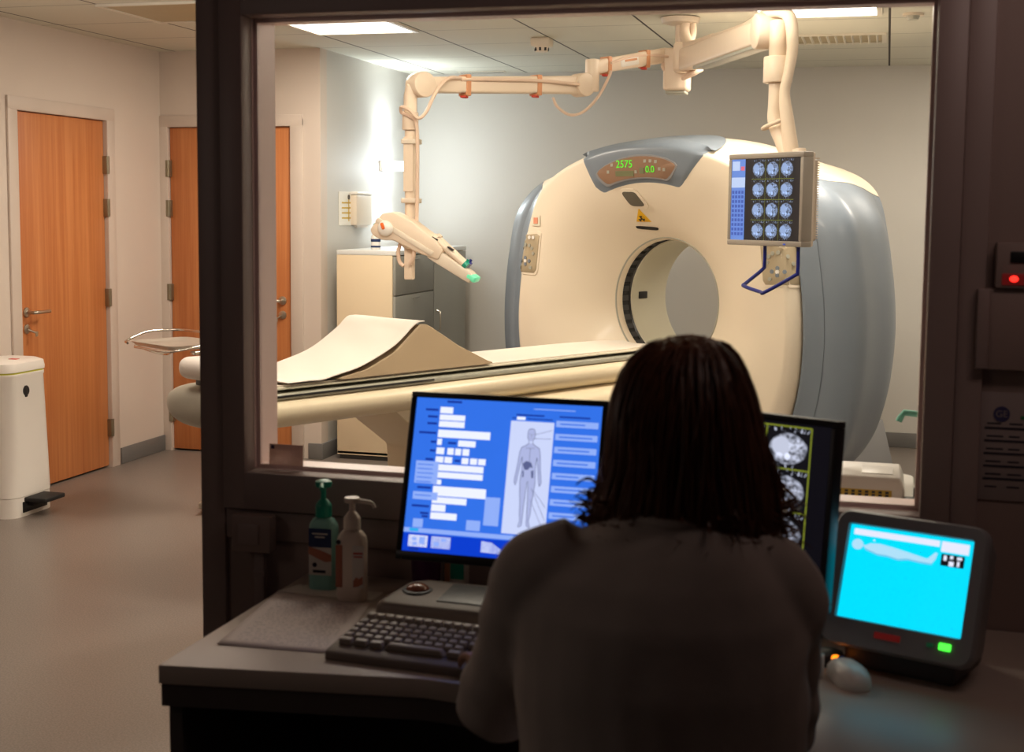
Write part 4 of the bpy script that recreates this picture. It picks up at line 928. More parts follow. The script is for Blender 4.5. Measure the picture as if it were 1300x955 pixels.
S1.rect('label_detail', MT['s_blue'], *[(.04, .435+.028*k, .04+.08+rr_.random()*.03, .441+.028*k) for k in range(5)], (.04, .635, .13, .641), d=.0012)
S1.rect('figure_panel', MT['s_lil'], (.525, .12, .755, .84), d=.0015); S1.rect('figure_header', MT['s_white'], (.555, .092, .60, .112), d=.0015); S1.rect('figure_header', MT['s_dark'], (.53, .098, .55, .106), (.61, .099, .745, .106), d=.0014)
S1.rect('region_button', MT['s_pale'], *[(.765, .105+.083*k, .985, .145+.083*k) for k in range(8)], d=.0014)
S1.rect('button_caption', MT['s_blue'], *[(.785, .121+.083*k, .785+.10+rr_.random()*.08, .130+.083*k) for k in range(8)], d=.0012)
S1.rect('page_heading', MT['s_pale'], (.64, .035, .86, .041), d=.0013); S1.rect('page_heading', MT['s_dark'], (.55, .075, .70, .085), (.78, .075, .94, .085), d=.0013)
# body diagram (front view figure)
fx = lambda x, y: (.64+x*.075, .165+y*.63)
half = [(.0, .0), (.18, .005), (.26, .04), (.25, .09), (.14, .125), (.14, .15), (.35, .175), (.62, .195), (.72, .24), (.78, .33), (.84, .42), (.92, .50), (.95, .545), (.85, .58), (.76, .53), (.68, .43), (.58, .34), (.52, .29), (.47, .38), (.50, .46), (.54, .54), (.48, .66), (.40, .76), (.38, .86), (.30, .94), (.42, .985), (.36, 1.0), (.16, .975), (.15, .90), (.12, .78), (.08, .66), (.03, .54)]
body = [fx(x, y) for x, y in half]+[fx(-x, y) for x, y in reversed(half)]
# filled in slices (outline is concave): torso, arms, legs, head
S1.poly('figure_fill', MT['s_fig'], [fx(x*.26, .065+.065*z) for x, z in [(math.cos(a), -math.sin(a)) for a in [2*PI*k/16 for k in range(16)]]], [fx(*p) for p in [(-.62, .195), (-.14, .15), (.14, .15), (.62, .195), (.52, .29), (.47, .38), (.54, .54), (-.54, .54), (-.47, .38), (-.52, .29)]],
        *[[fx(s*x, y) for x, y in [(.62, .195), (.72, .24), (.84, .42), (.95, .545), (.85, .58), (.68, .43), (.52, .27)]] for s in (1, -1)], *[[fx(s*x, y) for x, y in [(.54, .54), (.48, .66), (.40, .76), (.38, .86), (.30, .94), (.36, 1.0), (.16, .975), (.12, .78), (.03, .54)]] for s in (1, -1)], d=.0013)
S1.line('figure_outline', MT['s_line'], [body], .0011, d=.0011)
S1.line('figure_detail', MT['s_line'], [[fx(-.08, .055), fx(-.02, .055)], [fx(.04, .055), fx(.1, .055)], [fx(-.05, .095), fx(.06, .095)], [fx(.0, .06), fx(.02, .08)], [fx(.26, .06), (.745, .17)], [fx(.2, .1), (.745, .225)], [fx(.3, .6), (.745, .74)], [fx(.45, .62), (.745, .66)], [fx(.3, .72), (.74, .8)], [fx(-.3, .2), fx(.3, .2)], [fx(0, .2), fx(0, .34)]], .0008, d=.0011, cyc=False)
S1.poly('figure_organs', MT['s_line'], [fx(x, y) for x, y in [(-.45, .36), (-.2, .33), (.15, .345), (.3, .40), (.1, .39), (-.05, .42), (-.3, .42)]], [fx(x, y) for x, y in [(-.42, .43), (-.32, .43), (-.3, .49), (-.4, .50)]], [fx(x, y) for x, y in [(.18, .43), (.36, .42), (.38, .5), (.25, .5)]], d=.0010)
# second monitor with three slices
mt2, ms2, mm2, hw2, hh2 = monitor('slice_monitor', 'black desk monitor with scan slices in yellow frames, right behind the operator', (-.257, 2.385, 1.041), R(-24.4), R(5.8), .376, .301, .012)
ms2.data.materials.clear(); ms2.data.materials.append(MT['k_black'])
S2 = Scr(ms2, mm2, hw2, hh2)
for c_ in range(3):
    for r_ in range(3):
        u0, u1, v0, v1 = .22+c_*.228, .22+(c_+1)*.228, .02+r_*.245, .02+(r_+1)*.245
        S2.rect('scan_slice', MT['slice'], (u0+.006, v0+.006, u1-.006, v1-.006)); S2.line('slice_frame', MT['k_yel'], [[(u0, v0), (u1, v0), (u1, v1), (u0, v1)]], .0022, d=.0012)
# scanner console with cyan touch screen
cp = V((.049, 2.40, .919)); cw_, ch_ = .217, .163
co = thing('touch_console', 'grey moulded console with a cyan touch screen, right end of the desk', 'console', (cp.x, cp.y, DZ), (0, 0, R(-20.3)))
mmc = M.Translation((0, 0, cp.z-DZ)) @ M.Rotation(R(-19.4), 4, 'X')
m = MB()
def rr2(w_, h_, r_, y, dz=0):
    o = []
    for cx, cz, a0 in ((w_/2-r_, h_/2-r_, 0), (-w_/2+r_, h_/2-r_, 90), (-w_/2+r_, -h_/2+r_, 180), (w_/2-r_, -h_/2+r_, 270)):
        for k in range(7): a = R(a0+15*k); o.append(V((cx+r_*math.cos(a), y, cz+r_*math.sin(a)+dz)))
    return o
dzc = -.012
m.loft([rr2(cw_+.002, ch_+.002, .002, .002), rr2(cw_+.006, ch_+.006, .004, -.006), rr2(.262, .232, .022, -.006, dzc), rr2(.27, .24, .026, .0, dzc), rr2(.272, .242, .028, .02, dzc), rr2(.26, .23, .03, .03, dzc), rr2(.25, .22, .03, .09, dzc), rr2(.20, .17, .03, .13, dzc)], cap=False)
m.bm.transform(mmc); m.build('console_housing', MT['grey'], co)
m = MB(); m.loft([rr2(.262, .232, .03, .022, dzc), rr2(.262, .232, .03, .028, dzc)]); m.bm.transform(mmc); m.build('housing_seam', MT['black'], co)
m = MB(); m.span((-cw_/2-.001, .002, -ch_/2-.001), (cw_/2+.001, .008, ch_/2+.001)); m.bm.transform(mmc); cs_ = m.build('screen', MT['c_cyan'], co)
S3 = Scr(cs_, mmc, cw_/2, ch_/2)
S3.rect('status_bar', MT['c_white'], (.03, .035, .74, .10), (.755, .035, .975, .145))
S3.rect('preview_tile', MT['k_black'], (.765, .165, .95, .29)); S3.rect('preview_mark', MT['c_white'], (.785, .18, .81, .235), (.835, .175, .86, .21), (.83, .235, .87, .285), (.89, .18, .93, .21), (.895, .225, .915, .28), d=.0012)
lie = [(.03, .20), (.05, .165), (.09, .16), (.115, .19), (.14, .205), (.18, .175), (.26, .165), (.36, .18), (.46, .20), (.56, .225), (.66, .245), (.69, .20), (.715, .165), (.735, .17), (.725, .235), (.70, .285), (.60, .285), (.50, .275), (.42, .295), (.33, .275), (.25, .275), (.18, .25), (.14, .235), (.10, .255), (.055, .25)]
S3.poly('figure_shade', MT['c_shade'], [(u+.006, v+.018) for u, v in lie[3:11]+lie[15:23]], d=.0014)
S3.poly('lying_figure', MT['c_fig'], [(.075+.048*math.cos(a), .205+.058*math.sin(a)) for a in [2*PI*k/18 for k in range(18)]], [(.115, .195), (.14, .205), (.18, .175), (.26, .165), (.36, .18), (.46, .20), (.66, .245), (.70, .285), (.60, .285), (.50, .275), (.42, .295), (.33, .275), (.25, .275), (.18, .25), (.14, .235)], [(.655, .248), (.69, .20), (.715, .165), (.735, .17), (.725, .235), (.70, .285)], d=.0012)
S3.rect('cursor_mark', MT['c_white'], (.20, .13, .215, .145))
def onc(nm, m_, u, v, w_, h_):
    mb = MB(); mb.box((u, -.007, v), (w_, .004, h_), .0015); mb.bm.transform(mmc); mb.build(nm, m_, co)
onc('stop_marking', MT['led_d'], -.012, -ch_/2-.022, .046, .011); onc('status_light', MT['led_n'], .063, -ch_/2-.021, .012, .007); onc('power_light', MT['led_g'], .088, -ch_/2-.020, .02, .012)
m = MB(); m.prism([(-.10, -.02, 0), (.10, -.02, 0), (.10, -.01, .085), (-.10, -.01, .085)], (0, .16, 0), bev=.01); m.build('console_foot', MT['dgrey'], co)
# keyboard on the desk
k0 = at(412, 838, Z=DZ); k1 = at(588, 862, Z=DZ); kd = (k1-k0); ka = math.atan2(kd.y, kd.x)
kb = thing('keyboard', 'beige computer keyboard with rows of dark keys on the desk', 'keyboard', (k0.x, k0.y, DZ), (0, 0, ka))
KW, KD = .45, .19
m = MB(); m.prism([(0, 0, 0), (0, 0, .016), (0, .015, .02), (0, KD-.03, .034), (0, KD, .036), (0, KD, 0)], (KW, 0, 0), bev=.003); m.build('keyboard_body', MT['kbody'], kb)
rows = [(.028, [.03, .03, .03, .12, .03, .03, .03]), (.049, None), (.070, None), (.091, None), (.112, None), (.143, None)]
for ri, (y, ws) in enumerate(rows):
    zz = .0205+(y-.015)*.1*1.05
    xs = []; x = .012
    if ws is None:
        n_ = [0, 12, 13, 14, 14, 13][ri]
        for k in range(n_): xs.append((x, .0168)); x += .0195
    else:
        for w_ in ws: xs.append((x, w_-.003)); x += w_
    x = .305
    for k in range(3):
        if ri in (0, 3, 4, 5): xs.append((x+k*.0195, .0168))
    x = .370
    for k in range(4 if ri < 5 else 0): xs.append((x+k*.0195-.008, .0168))
    for xx, w_ in xs:
        mb = MB(); mb.box((xx+w_/2, y+.0085, zz+.006), (w_, .0168, .011), .0018, 1, rot=M.Rotation(R(6), 3, 'X'), taper=.86); mb.build('key', MT['key'], kb)
# intercom / trackball console behind the keyboard
c0 = at(472, 790, Z=DZ); ic_ = thing('trackball_console', 'low beige control box with a brown ball, behind the keyboard', 'control box', (c0.x, c0.y, DZ), (0, 0, ka+R(2)))
m = MB(); rg = []
for z, f in ((0, 1), (.02, 1), (.03, .985), (.038, .95), (.041, .9)):
    rg.append([V((.19+(x-.19)*f, .075+(y-.075)*f, z+(.012*y/.15 if z > .015 else 0))) for x, y in [(.0, .02), (.006, .006), (.02, 0), (.36, 0), (.375, .006), (.38, .02), (.38, .13), (.37, .148), (.05, .15), (.02, .13)]])
m.loft(rg); m.build('console_body', MT['cons'], ic_)
m = MB(); m.lathe([(.0, 0), (.032, 0), (.03, .005), (.024, .006), (0, .006)], (.062, .085, .044)); m.build('ball_collar', MT['black'], ic_)
m = MB(); m.ball((.062, .085, .047), (.024, .024, .014), 24); m.build('track_ball', MT['amber'], ic_)
m = MB(); m.box((.23, .085, .0465), (.22, .10, .006), .002, rot=M.Rotation(R(4.5), 3, 'X')); m.build('grille', MT['dgrey'], ic_)
m = MB(); m.box((.3, .03, .044), (.05, .02, .006), .002); m.build('button', MT['black'], ic_)
# papers
def paper(nm, label, cs_, z, m_):
    P = [at(*c, Z=z) for c in cs_]; mb = MB(); n_ = 10; cen = sum(P, V())/4
    for i in range(n_):
        a, b = i/n_, (i+1)/n_
        L_ = lambda t, s: (P[0].lerp(P[1], t)).lerp(P[3].lerp(P[2], t), s)
        for j in range(n_):
            c_, d_ = j/n_, (j+1)/n_; w_ = lambda t, s: L_(t, s)-cen+V((0, 0, .004*max(0, .25-s)*4*max(0, .3-t)+.0006))
            f = mb.face(mb.ring([w_(a, c_), w_(b, c_), w_(b, d_), w_(a, d_)]))
            for l, q_ in zip(f.loops, ((a, c_), (b, c_), (b, d_), (a, d_))): l[mb.uv].uv = q_
    bmesh.ops.remove_doubles(mb.bm, verts=mb.bm.verts[:], dist=1e-5)
    o = mb.build(nm, m_); o.location = cen; s_ = o.modifiers.new('s', 'SOLIDIFY'); s_.thickness = .0008; s_.offset = 1
    return tag(o, label, 'paper', 'papers on the desk')
paper('paper_sheet', 'printed sheet of paper lying on the desk left of the keyboard', [(275, 819), (425, 831), (470, 768), (352, 752)], DZ, MT['paper'])
paper('paper_sheet', 'plain sheet peeking out between the printed page and the bottles', [(352, 751), (475, 763), (487, 753), (381, 742)], DZ, MT['plain'])
# pump bottles
def bottle(loc, rz, W, D, H, parts, label, name):
    b = thing(name, label, 'bottle', loc, (0, 0, rz), 'pump bottles on the desk')
    bm_, cm_, kind = parts
    m = MB(); m.loft([rrect(W*f, D*f, D*.42*f, z) for z, f in ((0, .93), (.004, 1), (H*.82, 1), (H*.9, .93), (H*.97, .68), (H, .42))]); m.build('bottle_body', bm_, b)
    m = MB(); m.lathe([(0, H), (.0175, H), (.0175, H+.022), (.016, H+.026), (.010, H+.034), (.006, H+.038), (0, H+.038)]); m.build('pump_collar', cm_, b)
    return b
LX = at(410, 747, Z=DZ); gb = bottle((LX.x, LX.y+.005, DZ), R(4), .062, .045, .155, (MT['gel'], MT['gpump'], 0), 'translucent green gel bottle with teal pump top and picture label', 'gel_bottle')
m = MB(); m.cyl((0, 0, .19), (0, 0, .222), .006, n=14); m.lathe([(0, .218), (.016, .218), (.018, .224), (.017, .230), (.010, .233), (0, .233)]); m.tube([(0, -.005, .225), (.006, -.03, .225), (.01, -.04, .221)], .005, 10); m.build('pump_head', MT['gpump'], gb)
m = MB(); m.box((0, -.0228, .083), (.05, .001, .10), .0004); lb = m.build('label', MT['lwhite'], gb)
m = MB(); m.box((0, -.0236, .113), (.05, .0008, .04)); m.build('label_band', MT['lnavy'], lb)
m = MB(); m.loft([[V((x, -.0242, z)) for x, z in ((-.025, .094), (-.01, .09), (.01, .084), (.025, .078), (.025, .064), (.012, .062), (-.008, .07), (-.025, .078))], [V((x*.98, -.0246, .078+(z-.078)*.98)) for x, z in ((-.025, .094), (-.01, .09), (.01, .084), (.025, .078), (.025, .064), (.012, .062), (-.008, .07), (-.025, .078))]]); m.build('label_picture', MT['lskin'], lb)
m = MB(); m.cyl((-.012, -.0235, .055), (-.012, -.0242, .055), .005, n=16); m.box((-.002, -.0236, .041), (.028, .0008, .006)); m.build('label_print', MT['ink'], lb)
m = MB(); m.box((0, -.0243, .122), (.034, .0006, .003)); m.box((0, -.0243, .115), (.022, .0006, .003)); m.build('label_text', MT['lwhite'], lb)
LX = at(446, 762, Z=DZ); wb = bottle((LX.x, LX.y+.005, DZ), R(8), .062, .045, .148, (MT['wbot'], MT['wbot'], 0), 'white lotion bottle with long spout pump in front of the monitor edge', 'lotion_bottle')
m = MB(); m.cyl((0, 0, .18), (0, 0, .208), .006, n=14); m.lathe([(0, .204), (.015, .204), (.0165, .209), (.015, .214), (0, .215)]); m.tube([(.004, 0, .208), (.035, -.008, .207), (.045, -.010, .204), (.05, -.011, .196)], [.005, .0042, .004, .0035], 10, smooth=5); m.build('pump_head', MT['wbot'], wb)
m = MB(); m.box((.018, -.0228, .075), (.024, .001, .088), .0004); lb = m.build('label', MT['lwhite'], wb)
m = MB(); m.box((-.022, -.0222, .075), (.014, .0015, .088), .0004); m.build('label_side', MT['lskin'], wb)
m = MB(); m.box((.018, -.0236, .103), (.02, .0008, .004)); m.box((.018, -.0236, .096), (.018, .0008, .003)); m.build('label_print', MT['lred'], lb)
m = MB(); m.loft([[V((x, y, z)) for x, z in ((.008, .045), (.014, .054), (.02, .05), (.028, .056), (.028, .040), (.018, .034), (.008, .032))] for y in (-.0234, -.024)]); m.build('label_picture', MT['lskin'], lb)
m = MB(); m.cyl((-.023, -.0228, .125), (-.023, -.0236, .125), .005, n=14); m.build('maker_mark', MT['ink'], wb)
# pen cup under the monitor, with pens, and small packs
p = at(541, 750, Z=DZ); pc = thing('pen_cup', 'purple tapered cup on the desk below the blue monitor', 'cup', (p.x, p.y, DZ))
m = MB(); m.lathe([(0, 0), (.027, 0), (.0285, .003), (.034, .105), (.0325, .105), (.027, .006), (0, .005)]); m.build('cup_body', MT['purple'], pc)
for i, (x, y, tx, ty_, mm_) in enumerate(((-.01, -.008, .02, -.01, 'green'), (.012, .005, -.01, .015, 'black'))):
    pn = thing('pen', ('green pen standing in the purple cup', 'black pen standing in the purple cup')[i], 'pen', (p.x+x, p.y+y, DZ+.007), (tx*8, ty_*8, 0))
    m = MB(); m.cyl((0, 0, 0), (0, 0, .115), .0042, n=10); m.build('barrel', MT[mm_], pn); m = MB(); m.cyl((0, 0, .115), (0, 0, .128), .0046, .004, n=10); m.build('cap', MT['dgrey'], pn)
p = at(577, 750, Z=DZ); gc = thing('tissue_pack', 'small teal and orange pack on the desk between the purple cup and the monitor stand', 'pack', (p.x, p.y+.01, DZ))
m = MB(); m.box((0, 0, .05), (.05, .035, .10), .006); m.build('pack_body', MT['lwhite'], gc); m = MB(); m.box((.008, -.0178, .062), (.03, .001, .07), .0004); m.build('pack_print', MT['gpump'], gc); m = MB(); m.box((-.014, -.0178, .04), (.012, .001, .06), .0004); m.build('pack_stripe', MT['orange'], gc)
# switch box and cable duct on the wall left of the desk
p0 = at(293, 653, Y=WF-.05); p1 = at(343, 704, Y=WF-.05)
sw = thing('switch_box', 'surface mounted light switch box on the dark wall below the window corner', 'switch', ((p0.x+p1.x)/2, WF-.0145, (p0.z+p1.z)/2))
w_, h_ = abs(p1.x-p0.x), abs(p0.z-p1.z)
m = MB(); m.span((-w_/2, -.036, -h_/2), (w_/2, 0, h_/2), .006); m.build('box_cover', MT['wallf'], sw)
m = MB(); m.box((-.004, -.037, 0), (w_*.52, .008, h_*.55), .002); m.build('switch_rocker', MT['frame'], sw)
du = thing('cable_duct', 'narrow vertical cable duct running down the wall below the switch box', 'duct', (sw.location.x+.01, WF-.0125, 0))
hh_ = sw.location.z-h_/2-.002
m = MB(); m.span((-.012, -.018, .0), (.012, 0, hh_), .002); m.build('duct_cover', MT['frame'], du); m = MB(); m.span((-.014, -.0195, hh_*.93), (.014, 0, hh_*.93+.012), .001); m.build('duct_clip', MT['frame'], du)
# mouse and puck right of the operator
p = at(1077, 866, Z=DZ); mo = thing('computer_mouse', 'white computer mouse on the desk between the operator and the console', 'mouse', (p.x, p.y, DZ), (0, 0, R(25)))
m = MB(); m.loft([[V((x*.03*f, y*.055*f, z)) for x, y in [(math.copysign(abs(math.cos(a))**.75, math.cos(a)), math.copysign(abs(math.sin(a))**.8, math.sin(a))) for a in [2*PI*k/24 for k in range(24)]]] for z, f in ((0, .95), (.006, 1), (.018, .97), (.028, .8), (.034, .5), (.036, .15))]); m.build('mouse_shell', MT['white'], mo)
m = MB(); m.cyl((-.004, .032, .027), (.004, .032, .027), .008, n=14); m.build('scroll_wheel', MT['navy'], mo); m = MB(); m.tube([(0, .05, .01), (.004, .065, .004), (.015, .078, .003)], .0025, 8, smooth=6); m.build('mouse_cable', MT['grey'], mo)
p = at(1058, 836, Z=DZ+.02); pk = thing('remote_puck', 'small black puck with a glowing orange light on the desk behind the mouse', 'remote', (p.x-.01, p.y+.035, DZ))
m = MB(); m.lathe([(0, 0), (.03, 0), (.032, .008), (.026, .02), (.015, .025), (0, .026)]); m.build('puck_body', MT['black'], pk); m = MB(); m.ball((.014, -.024, .016), (.009, .007, .007), 14); m.build('orange_light', MT['led_o'], pk)
p = at(1040, 845, Z=DZ+.02); sp = thing('speaker_strip', 'short bright white strip on the desk against the operator right arm', 'strip', (p.x+.002, p.y, DZ)); m = MB(); m.box((0, 0, .02), (.012, .02, .04), .003); m.build('strip_body', MT['white'], sp)
# cables on the desk to the right
cb = [at(1018, 826, Z=DZ+.004), at(1036, 812, Z=DZ+.004), at(1052, 804, Z=DZ+.004), at(1064, 802, Z=DZ+.004)]
m = MB(); c_ = cb[1]; m.tube([p-c_ for p in cb], .0035, 8, smooth=8); o = m.build('desk_cable', MT['black']); o.location = c_; tag(o, 'thin black cable lying on the desk in front of the cyan console', 'cable')
# items on the right wall
def wallbox(name, label, cat, x0, y0, x1, y1, Y, d, m_, nm, bev=.003):
    a, b = at(x0, y0, Y=Y), at(x1, y1, Y=Y); t = thing(name, label, cat, ((a.x+b.x)/2, WF, (a.z+b.z)/2)); w_, h_ = (b.x-a.x)/2, (a.z-b.z)/2
    m = MB(); m.span((-w_, -d, -h_), (w_, -.0005, h_), bev); m.build(nm, m_, t); return t, w_, h_
t, w_, h_ = wallbox('warning_light_box', 'wall mounted control box with dark window and red light, upper right wall', 'control box', 1266, 308, 1318, 367, WF-.04, .04, MT['wallf'], 'box_body')
m = MB(); m.span((-w_*.35, -.043, h_*.12), (w_*.8, -.038, h_*.62), .001); m.build('dark_window', MT['black'], t)
m = MB(); m.span((-w_*.7, -.043, -h_*.85), (w_*.8, -.038, -h_*.35), .001); m.build('red_lens', MT['led_d'], t); m = MB(); m.ball((-w_*.15, -.044, -h_*.58), (.008, .004, .006), 14); m.build('red_light', MT['led_r'], t)
t, w_, h_ = wallbox('notice_board', 'plain boxed panel on the right wall below the red light box', 'panel', 1241, 366, 1320, 472, WF-.03, .03, MT['wallf'], 'board_body')
m = MB(); m.span((-w_*.98, -.036, -h_*.98), (-w_*.98+.022, -.029, h_*.98), .003); m.build('board_edge', MT['frame'], t)
t, w_, h_ = wallbox('instruction_poster', 'printed notice with round emblem and ruled lines on the right wall', 'poster', 1238, 497, 1345, 640, WF-.004, .004, MT['notice'], 'poster_sheet', .0005)
m = MB(); m.cyl((-w_*.38, -.004, h_*.60), (-w_*.38, -.0052, h_*.60), .015, n=32); em = m.build('round_emblem', MT['logo'], t)
text_mesh('GE', .018, MT['notice'], 'emblem_letters', em, (-w_*.38, -.0056, h_*.60), (R(90), 0, 0))
m = MB()
for k in range(5): m.span((-w_*.75, -.005, h_*.32-k*h_*.235), (w_*.8, -.0038, h_*.32-k*h_*.235+.004))
m.build('ruled_line', MT['ink'], t)
m = MB(); m.span((w_*.05, -.005, h_*.52), (w_*.8, -.0038, h_*.58)); m.build('heading_bar', MT['ggreen'], t)
rr_ = random.Random(9)
for k in range(6):
    for j in range(3):
        m = MB(); m.span((-w_*.7+j*w_*.5, -.0046, h_*.41-k*h_*.235), (-w_*.7+j*w_*.5+.02+rr_.random()*.012, -.0038, h_*.41-k*h_*.235+.003)); m.build('small_print', MT['ink'], t)
# card stuck in the lower left corner of the window
a, b = at(342, 566, Y=gy-.014), at(385, 595, Y=gy-.014); cd = thing('window_card', 'small pinkish printed card standing in the lower left corner of the window', 'card', ((a.x+b.x)/2, gy-.015, WZ0+.0085)); w_, h_ = (b.x-a.x)/2, (a.z-b.z)
m = MB(); m.quad((-w_, 0, 0), (w_, 0, 0), (w_, .001, h_), (-w_, .001, h_)); o = m.build('card_sheet', MT['card'], cd); s_ = o.modifiers.new('s', 'SOLIDIFY'); s_.thickness = .0006
m = MB(); m.box((-w_*.78, -.0012, h_*.86), (.008, .0008, .008)); m.build('card_mark', MT['logo'], cd)

# ================================================================== THE OPERATOR, seated, seen from behind
PY = R(8)
pe = thing('person', 'person with brown hair in white tunic seated at the desk, seen from behind', 'person', (-.262, 1.70, 0), (0, 0, PY))
deps = lambda: bpy.context.evaluated_depsgraph_get()
def remesh(mb, name, m_, vox, parent, smooth=6, fn=None, dec=None):
    """fuse overlapping closed shapes into one continuous skin"""
    o = mb.build(name, m_)
    r_ = o.modifiers.new('r', 'REMESH'); r_.mode = 'VOXEL'; r_.voxel_size = vox
    if smooth: k = o.modifiers.new('s', 'SMOOTH'); k.factor = .5; k.iterations = smooth
    if dec: d_ = o.modifiers.new('d', 'DECIMATE'); d_.ratio = dec
    me = bpy.data.meshes.new_from_object(o.evaluated_get(deps())); me.name = name
    old = o.data; o.modifiers.clear(); o.data = me; bpy.data.meshes.remove(old)
    if fn:
        me.update()
        nn = [v.normal.copy() for v in me.vertices]
        for v, q_ in zip(me.vertices, nn): v.co += q_*fn(v.co, q_)
    for p in me.polygons: p.use_smooth = True
    me.materials.clear(); me.materials.append(m_)
    if parent is not None: o.parent = parent
    return o
def ell(cx, cy, z, rx, ry, n=28, pw=1.0):
    o = []
    for k in range(n):
        a = 2*PI*k/n; c, s = math.cos(a), math.sin(a)
        o.append(V((cx+math.copysign(abs(c)**pw, c)*rx, cy+math.copysign(abs(s)**pw, s)*ry, z)))
    return o
HC = V((.030, .085, 1.262))                              # head centre
SL, EL_, WL = V((-.155, .02, 1.078)), V((-.232, .13, .855)), V((-.26, .375, .806))
SR, ER, WR = V((.136, .03, 1.072)), V((.158, .14, .845)), V((.12, .37, .788))
# ---- body
m = MB()
m.loft([ell(0, -.02, .50, .14, .11), ell(0, -.02, .56, .172, .125), ell(0, -.015, .64, .175, .125), ell(0, 0, .76, .145, .105), ell(0, .01, .90, .15, .11), ell(0, .015, 1.0, .165, .115), ell(0, .02, 1.07, .16, .10), ell(.005, .025, 1.115, .11, .08), ell(.012, .035, 1.15, .06, .055)])
m.tube([(.008, .03, 1.10), (.018, .05, 1.16), (.028, .07, 1.23)], [.058, .054, .054], 18)
m.ball(HC, (.072, .092, .105), 28); m.ball(HC+V((0, .03, -.055)), (.052, .065, .062), 22); m.ball(HC+V((0, .072, -.09)), (.026, .024, .022), 16)
m.loft([ell(HC.x, HC.y+.094, HC.z+.012, .007, .008, 10), ell(HC.x, HC.y+.105, HC.z-.018, .011, .013, 10), ell(HC.x, HC.y+.103, HC.z-.030, .013, .011, 10)])
m.ball(HC+V((0, .09, -.055)), (.022, .012, .009), 14); m.ball(HC+V((0, .088, .022)), (.05, .014, .010), 16)
for s in (-1, 1):
    m.ball(HC+V((s*.072, .0, -.008)), (.009, .018, .030), 14); m.ball(HC+V((s*.034, .064, -.032)), (.022, .015, .022), 14)
for S_, E2_, W_ in ((SL, EL_, WL), (SR, ER, WR)):
    m.tube([S_+V((-.02 if S_.x > 0 else .02, 0, .0)), S_, S_.lerp(E2_, .5), E2_, E2_.lerp(W_, .35), W_], [.05, .05, .044, .038, .038, .026], 16, smooth=4)
for s in (-1, 1):
    hip, knee, ank = V((s*.09, .0, .585)), V((s*.12, .43, .575)), V((s*.115, .42, .10))
    m.tube([hip, hip.lerp(knee, .5), knee], [.088, .078, .060], 18, smooth=4); m.tube([knee+V((0, 0, .0)), knee.lerp(ank, .35), ank], [.057, .056, .037], 18, smooth=4)
    m.tube([ank+V((0, -.04, -.045)), ank+V((0, .05, -.055)), ank+V((0, .15, -.075))], [.035, .036, .025], 14, smooth=4)
def hand(mb, W_, dirv, side):
    """palm and five curled fingers resting on the desk; side +1 for the right hand"""
    d = V(dirv).normalized(); x = d.cross(V((0, 0, 1))).normalized()*side; n_ = V((0, 0, 1))
    P = lambda a, b, c: W_+d*a+x*b+n_*c
    mb.tube([P(-.02, 0, 0), P(.02, 0, .002), P(.05, .0, .004), P(.085, .0, .0)], [.024, .026, .032, .030], 16, smooth=4, flat=.52)
    for b, ln, r_ in ((-.030, .066, .0082), (-.011, .076, .0088), (.009, .071, .0086), (.028, .055, .0076)):
        mb.tube([P(.075, b*.85, .003), P(.09+ln*.25, b*1.05, .006), P(.09+ln*.62, b*1.12, -.004), P(.09+ln*.88, b*1.14, -.022)], [r_*1.12, r_*1.05, r_*.95, r_*.78], 12, smooth=4)
    mb.tube([P(.015, -.022, -.002), P(.04, -.045, -.006), P(.068, -.056, -.012), P(.088, -.054, -.018)], [.013, .0115, .0098, .008], 12, smooth=4)
hand(m, WL, (-.10, .2, -.01), -1); hand(m, WR, (-.02, .2, -.01), 1)
body = remesh(m, 'body', MT['skin'], .0045, pe, 4, dec=.35)
for s in (-1, 1):
    m = MB(); m.ball(HC+V((s*.030, .0775, .002)), .0115, 16); e_ = m.build('eye', MT['eyew'], pe)
    m = MB(); m.ball(HC+V((s*.030, .0868, .002)), (.0055, .003, .0055), 14); m.build('iris', MT['iris'], e_)
m = MB(); m.tube([HC+V((x, .0985-abs(x)*.25, -.055+abs(x)*.05)) for x in (-.022, -.01, 0, .01, .022)], [.002, .0045, .005, .0045, .002], 8); m.build('lips', MT['lip'], pe)
for s in (-1, 1):
    m = MB(); m.tube([HC+V((s*.016, .098, .022)), HC+V((s*.032, .096, .027)), HC+V((s*.048, .084, .022))], [.003, .0035, .002], 8); m.build('eyebrow', MT['hair'], pe)
# ---- tunic
m = MB()
m.loft([ell(0, -.02, .53, .205, .165), ell(0, -.02, .62, .20, .155), ell(0, -.015, .74, .185, .145), ell(0, -.008, .86, .188, .142), ell(-.006, .0, .96, .192, .142), ell(-.008, .008, 1.04, .186, .132), ell(-.006, .014, 1.085, .166, .116), ell(.004, .02, 1.12, .135, .098), ell(.01, .028, 1.15, .092, .08), ell(.014, .034, 1.172, .07, .068)])
m.ball(SL+V((.02, 0, -.012)), (.075, .07, .066), 20); m.ball(SR+V((-.02, 0, -.010)), (.072, .07, .064), 20)
m.tube([SL+V((.05, 0, .02)), SL+V((-.008, .0, -.012)), SL.lerp(EL_, .5), EL_+V((-.004, 0, 0)), EL_.lerp(WL, .4), EL_.lerp(WL, .88)], [.060, .066, .063, .060, .054, .044], 20, smooth=5)
m.tube([SR+V((-.05, 0, .02)), SR+V((.008, .0, -.012)), SR.lerp(ER, .5), ER, ER.lerp(WR, .4), ER.lerp(WR, .88)], [.058, .064, .060, .057, .052, .043], 20, smooth=5)
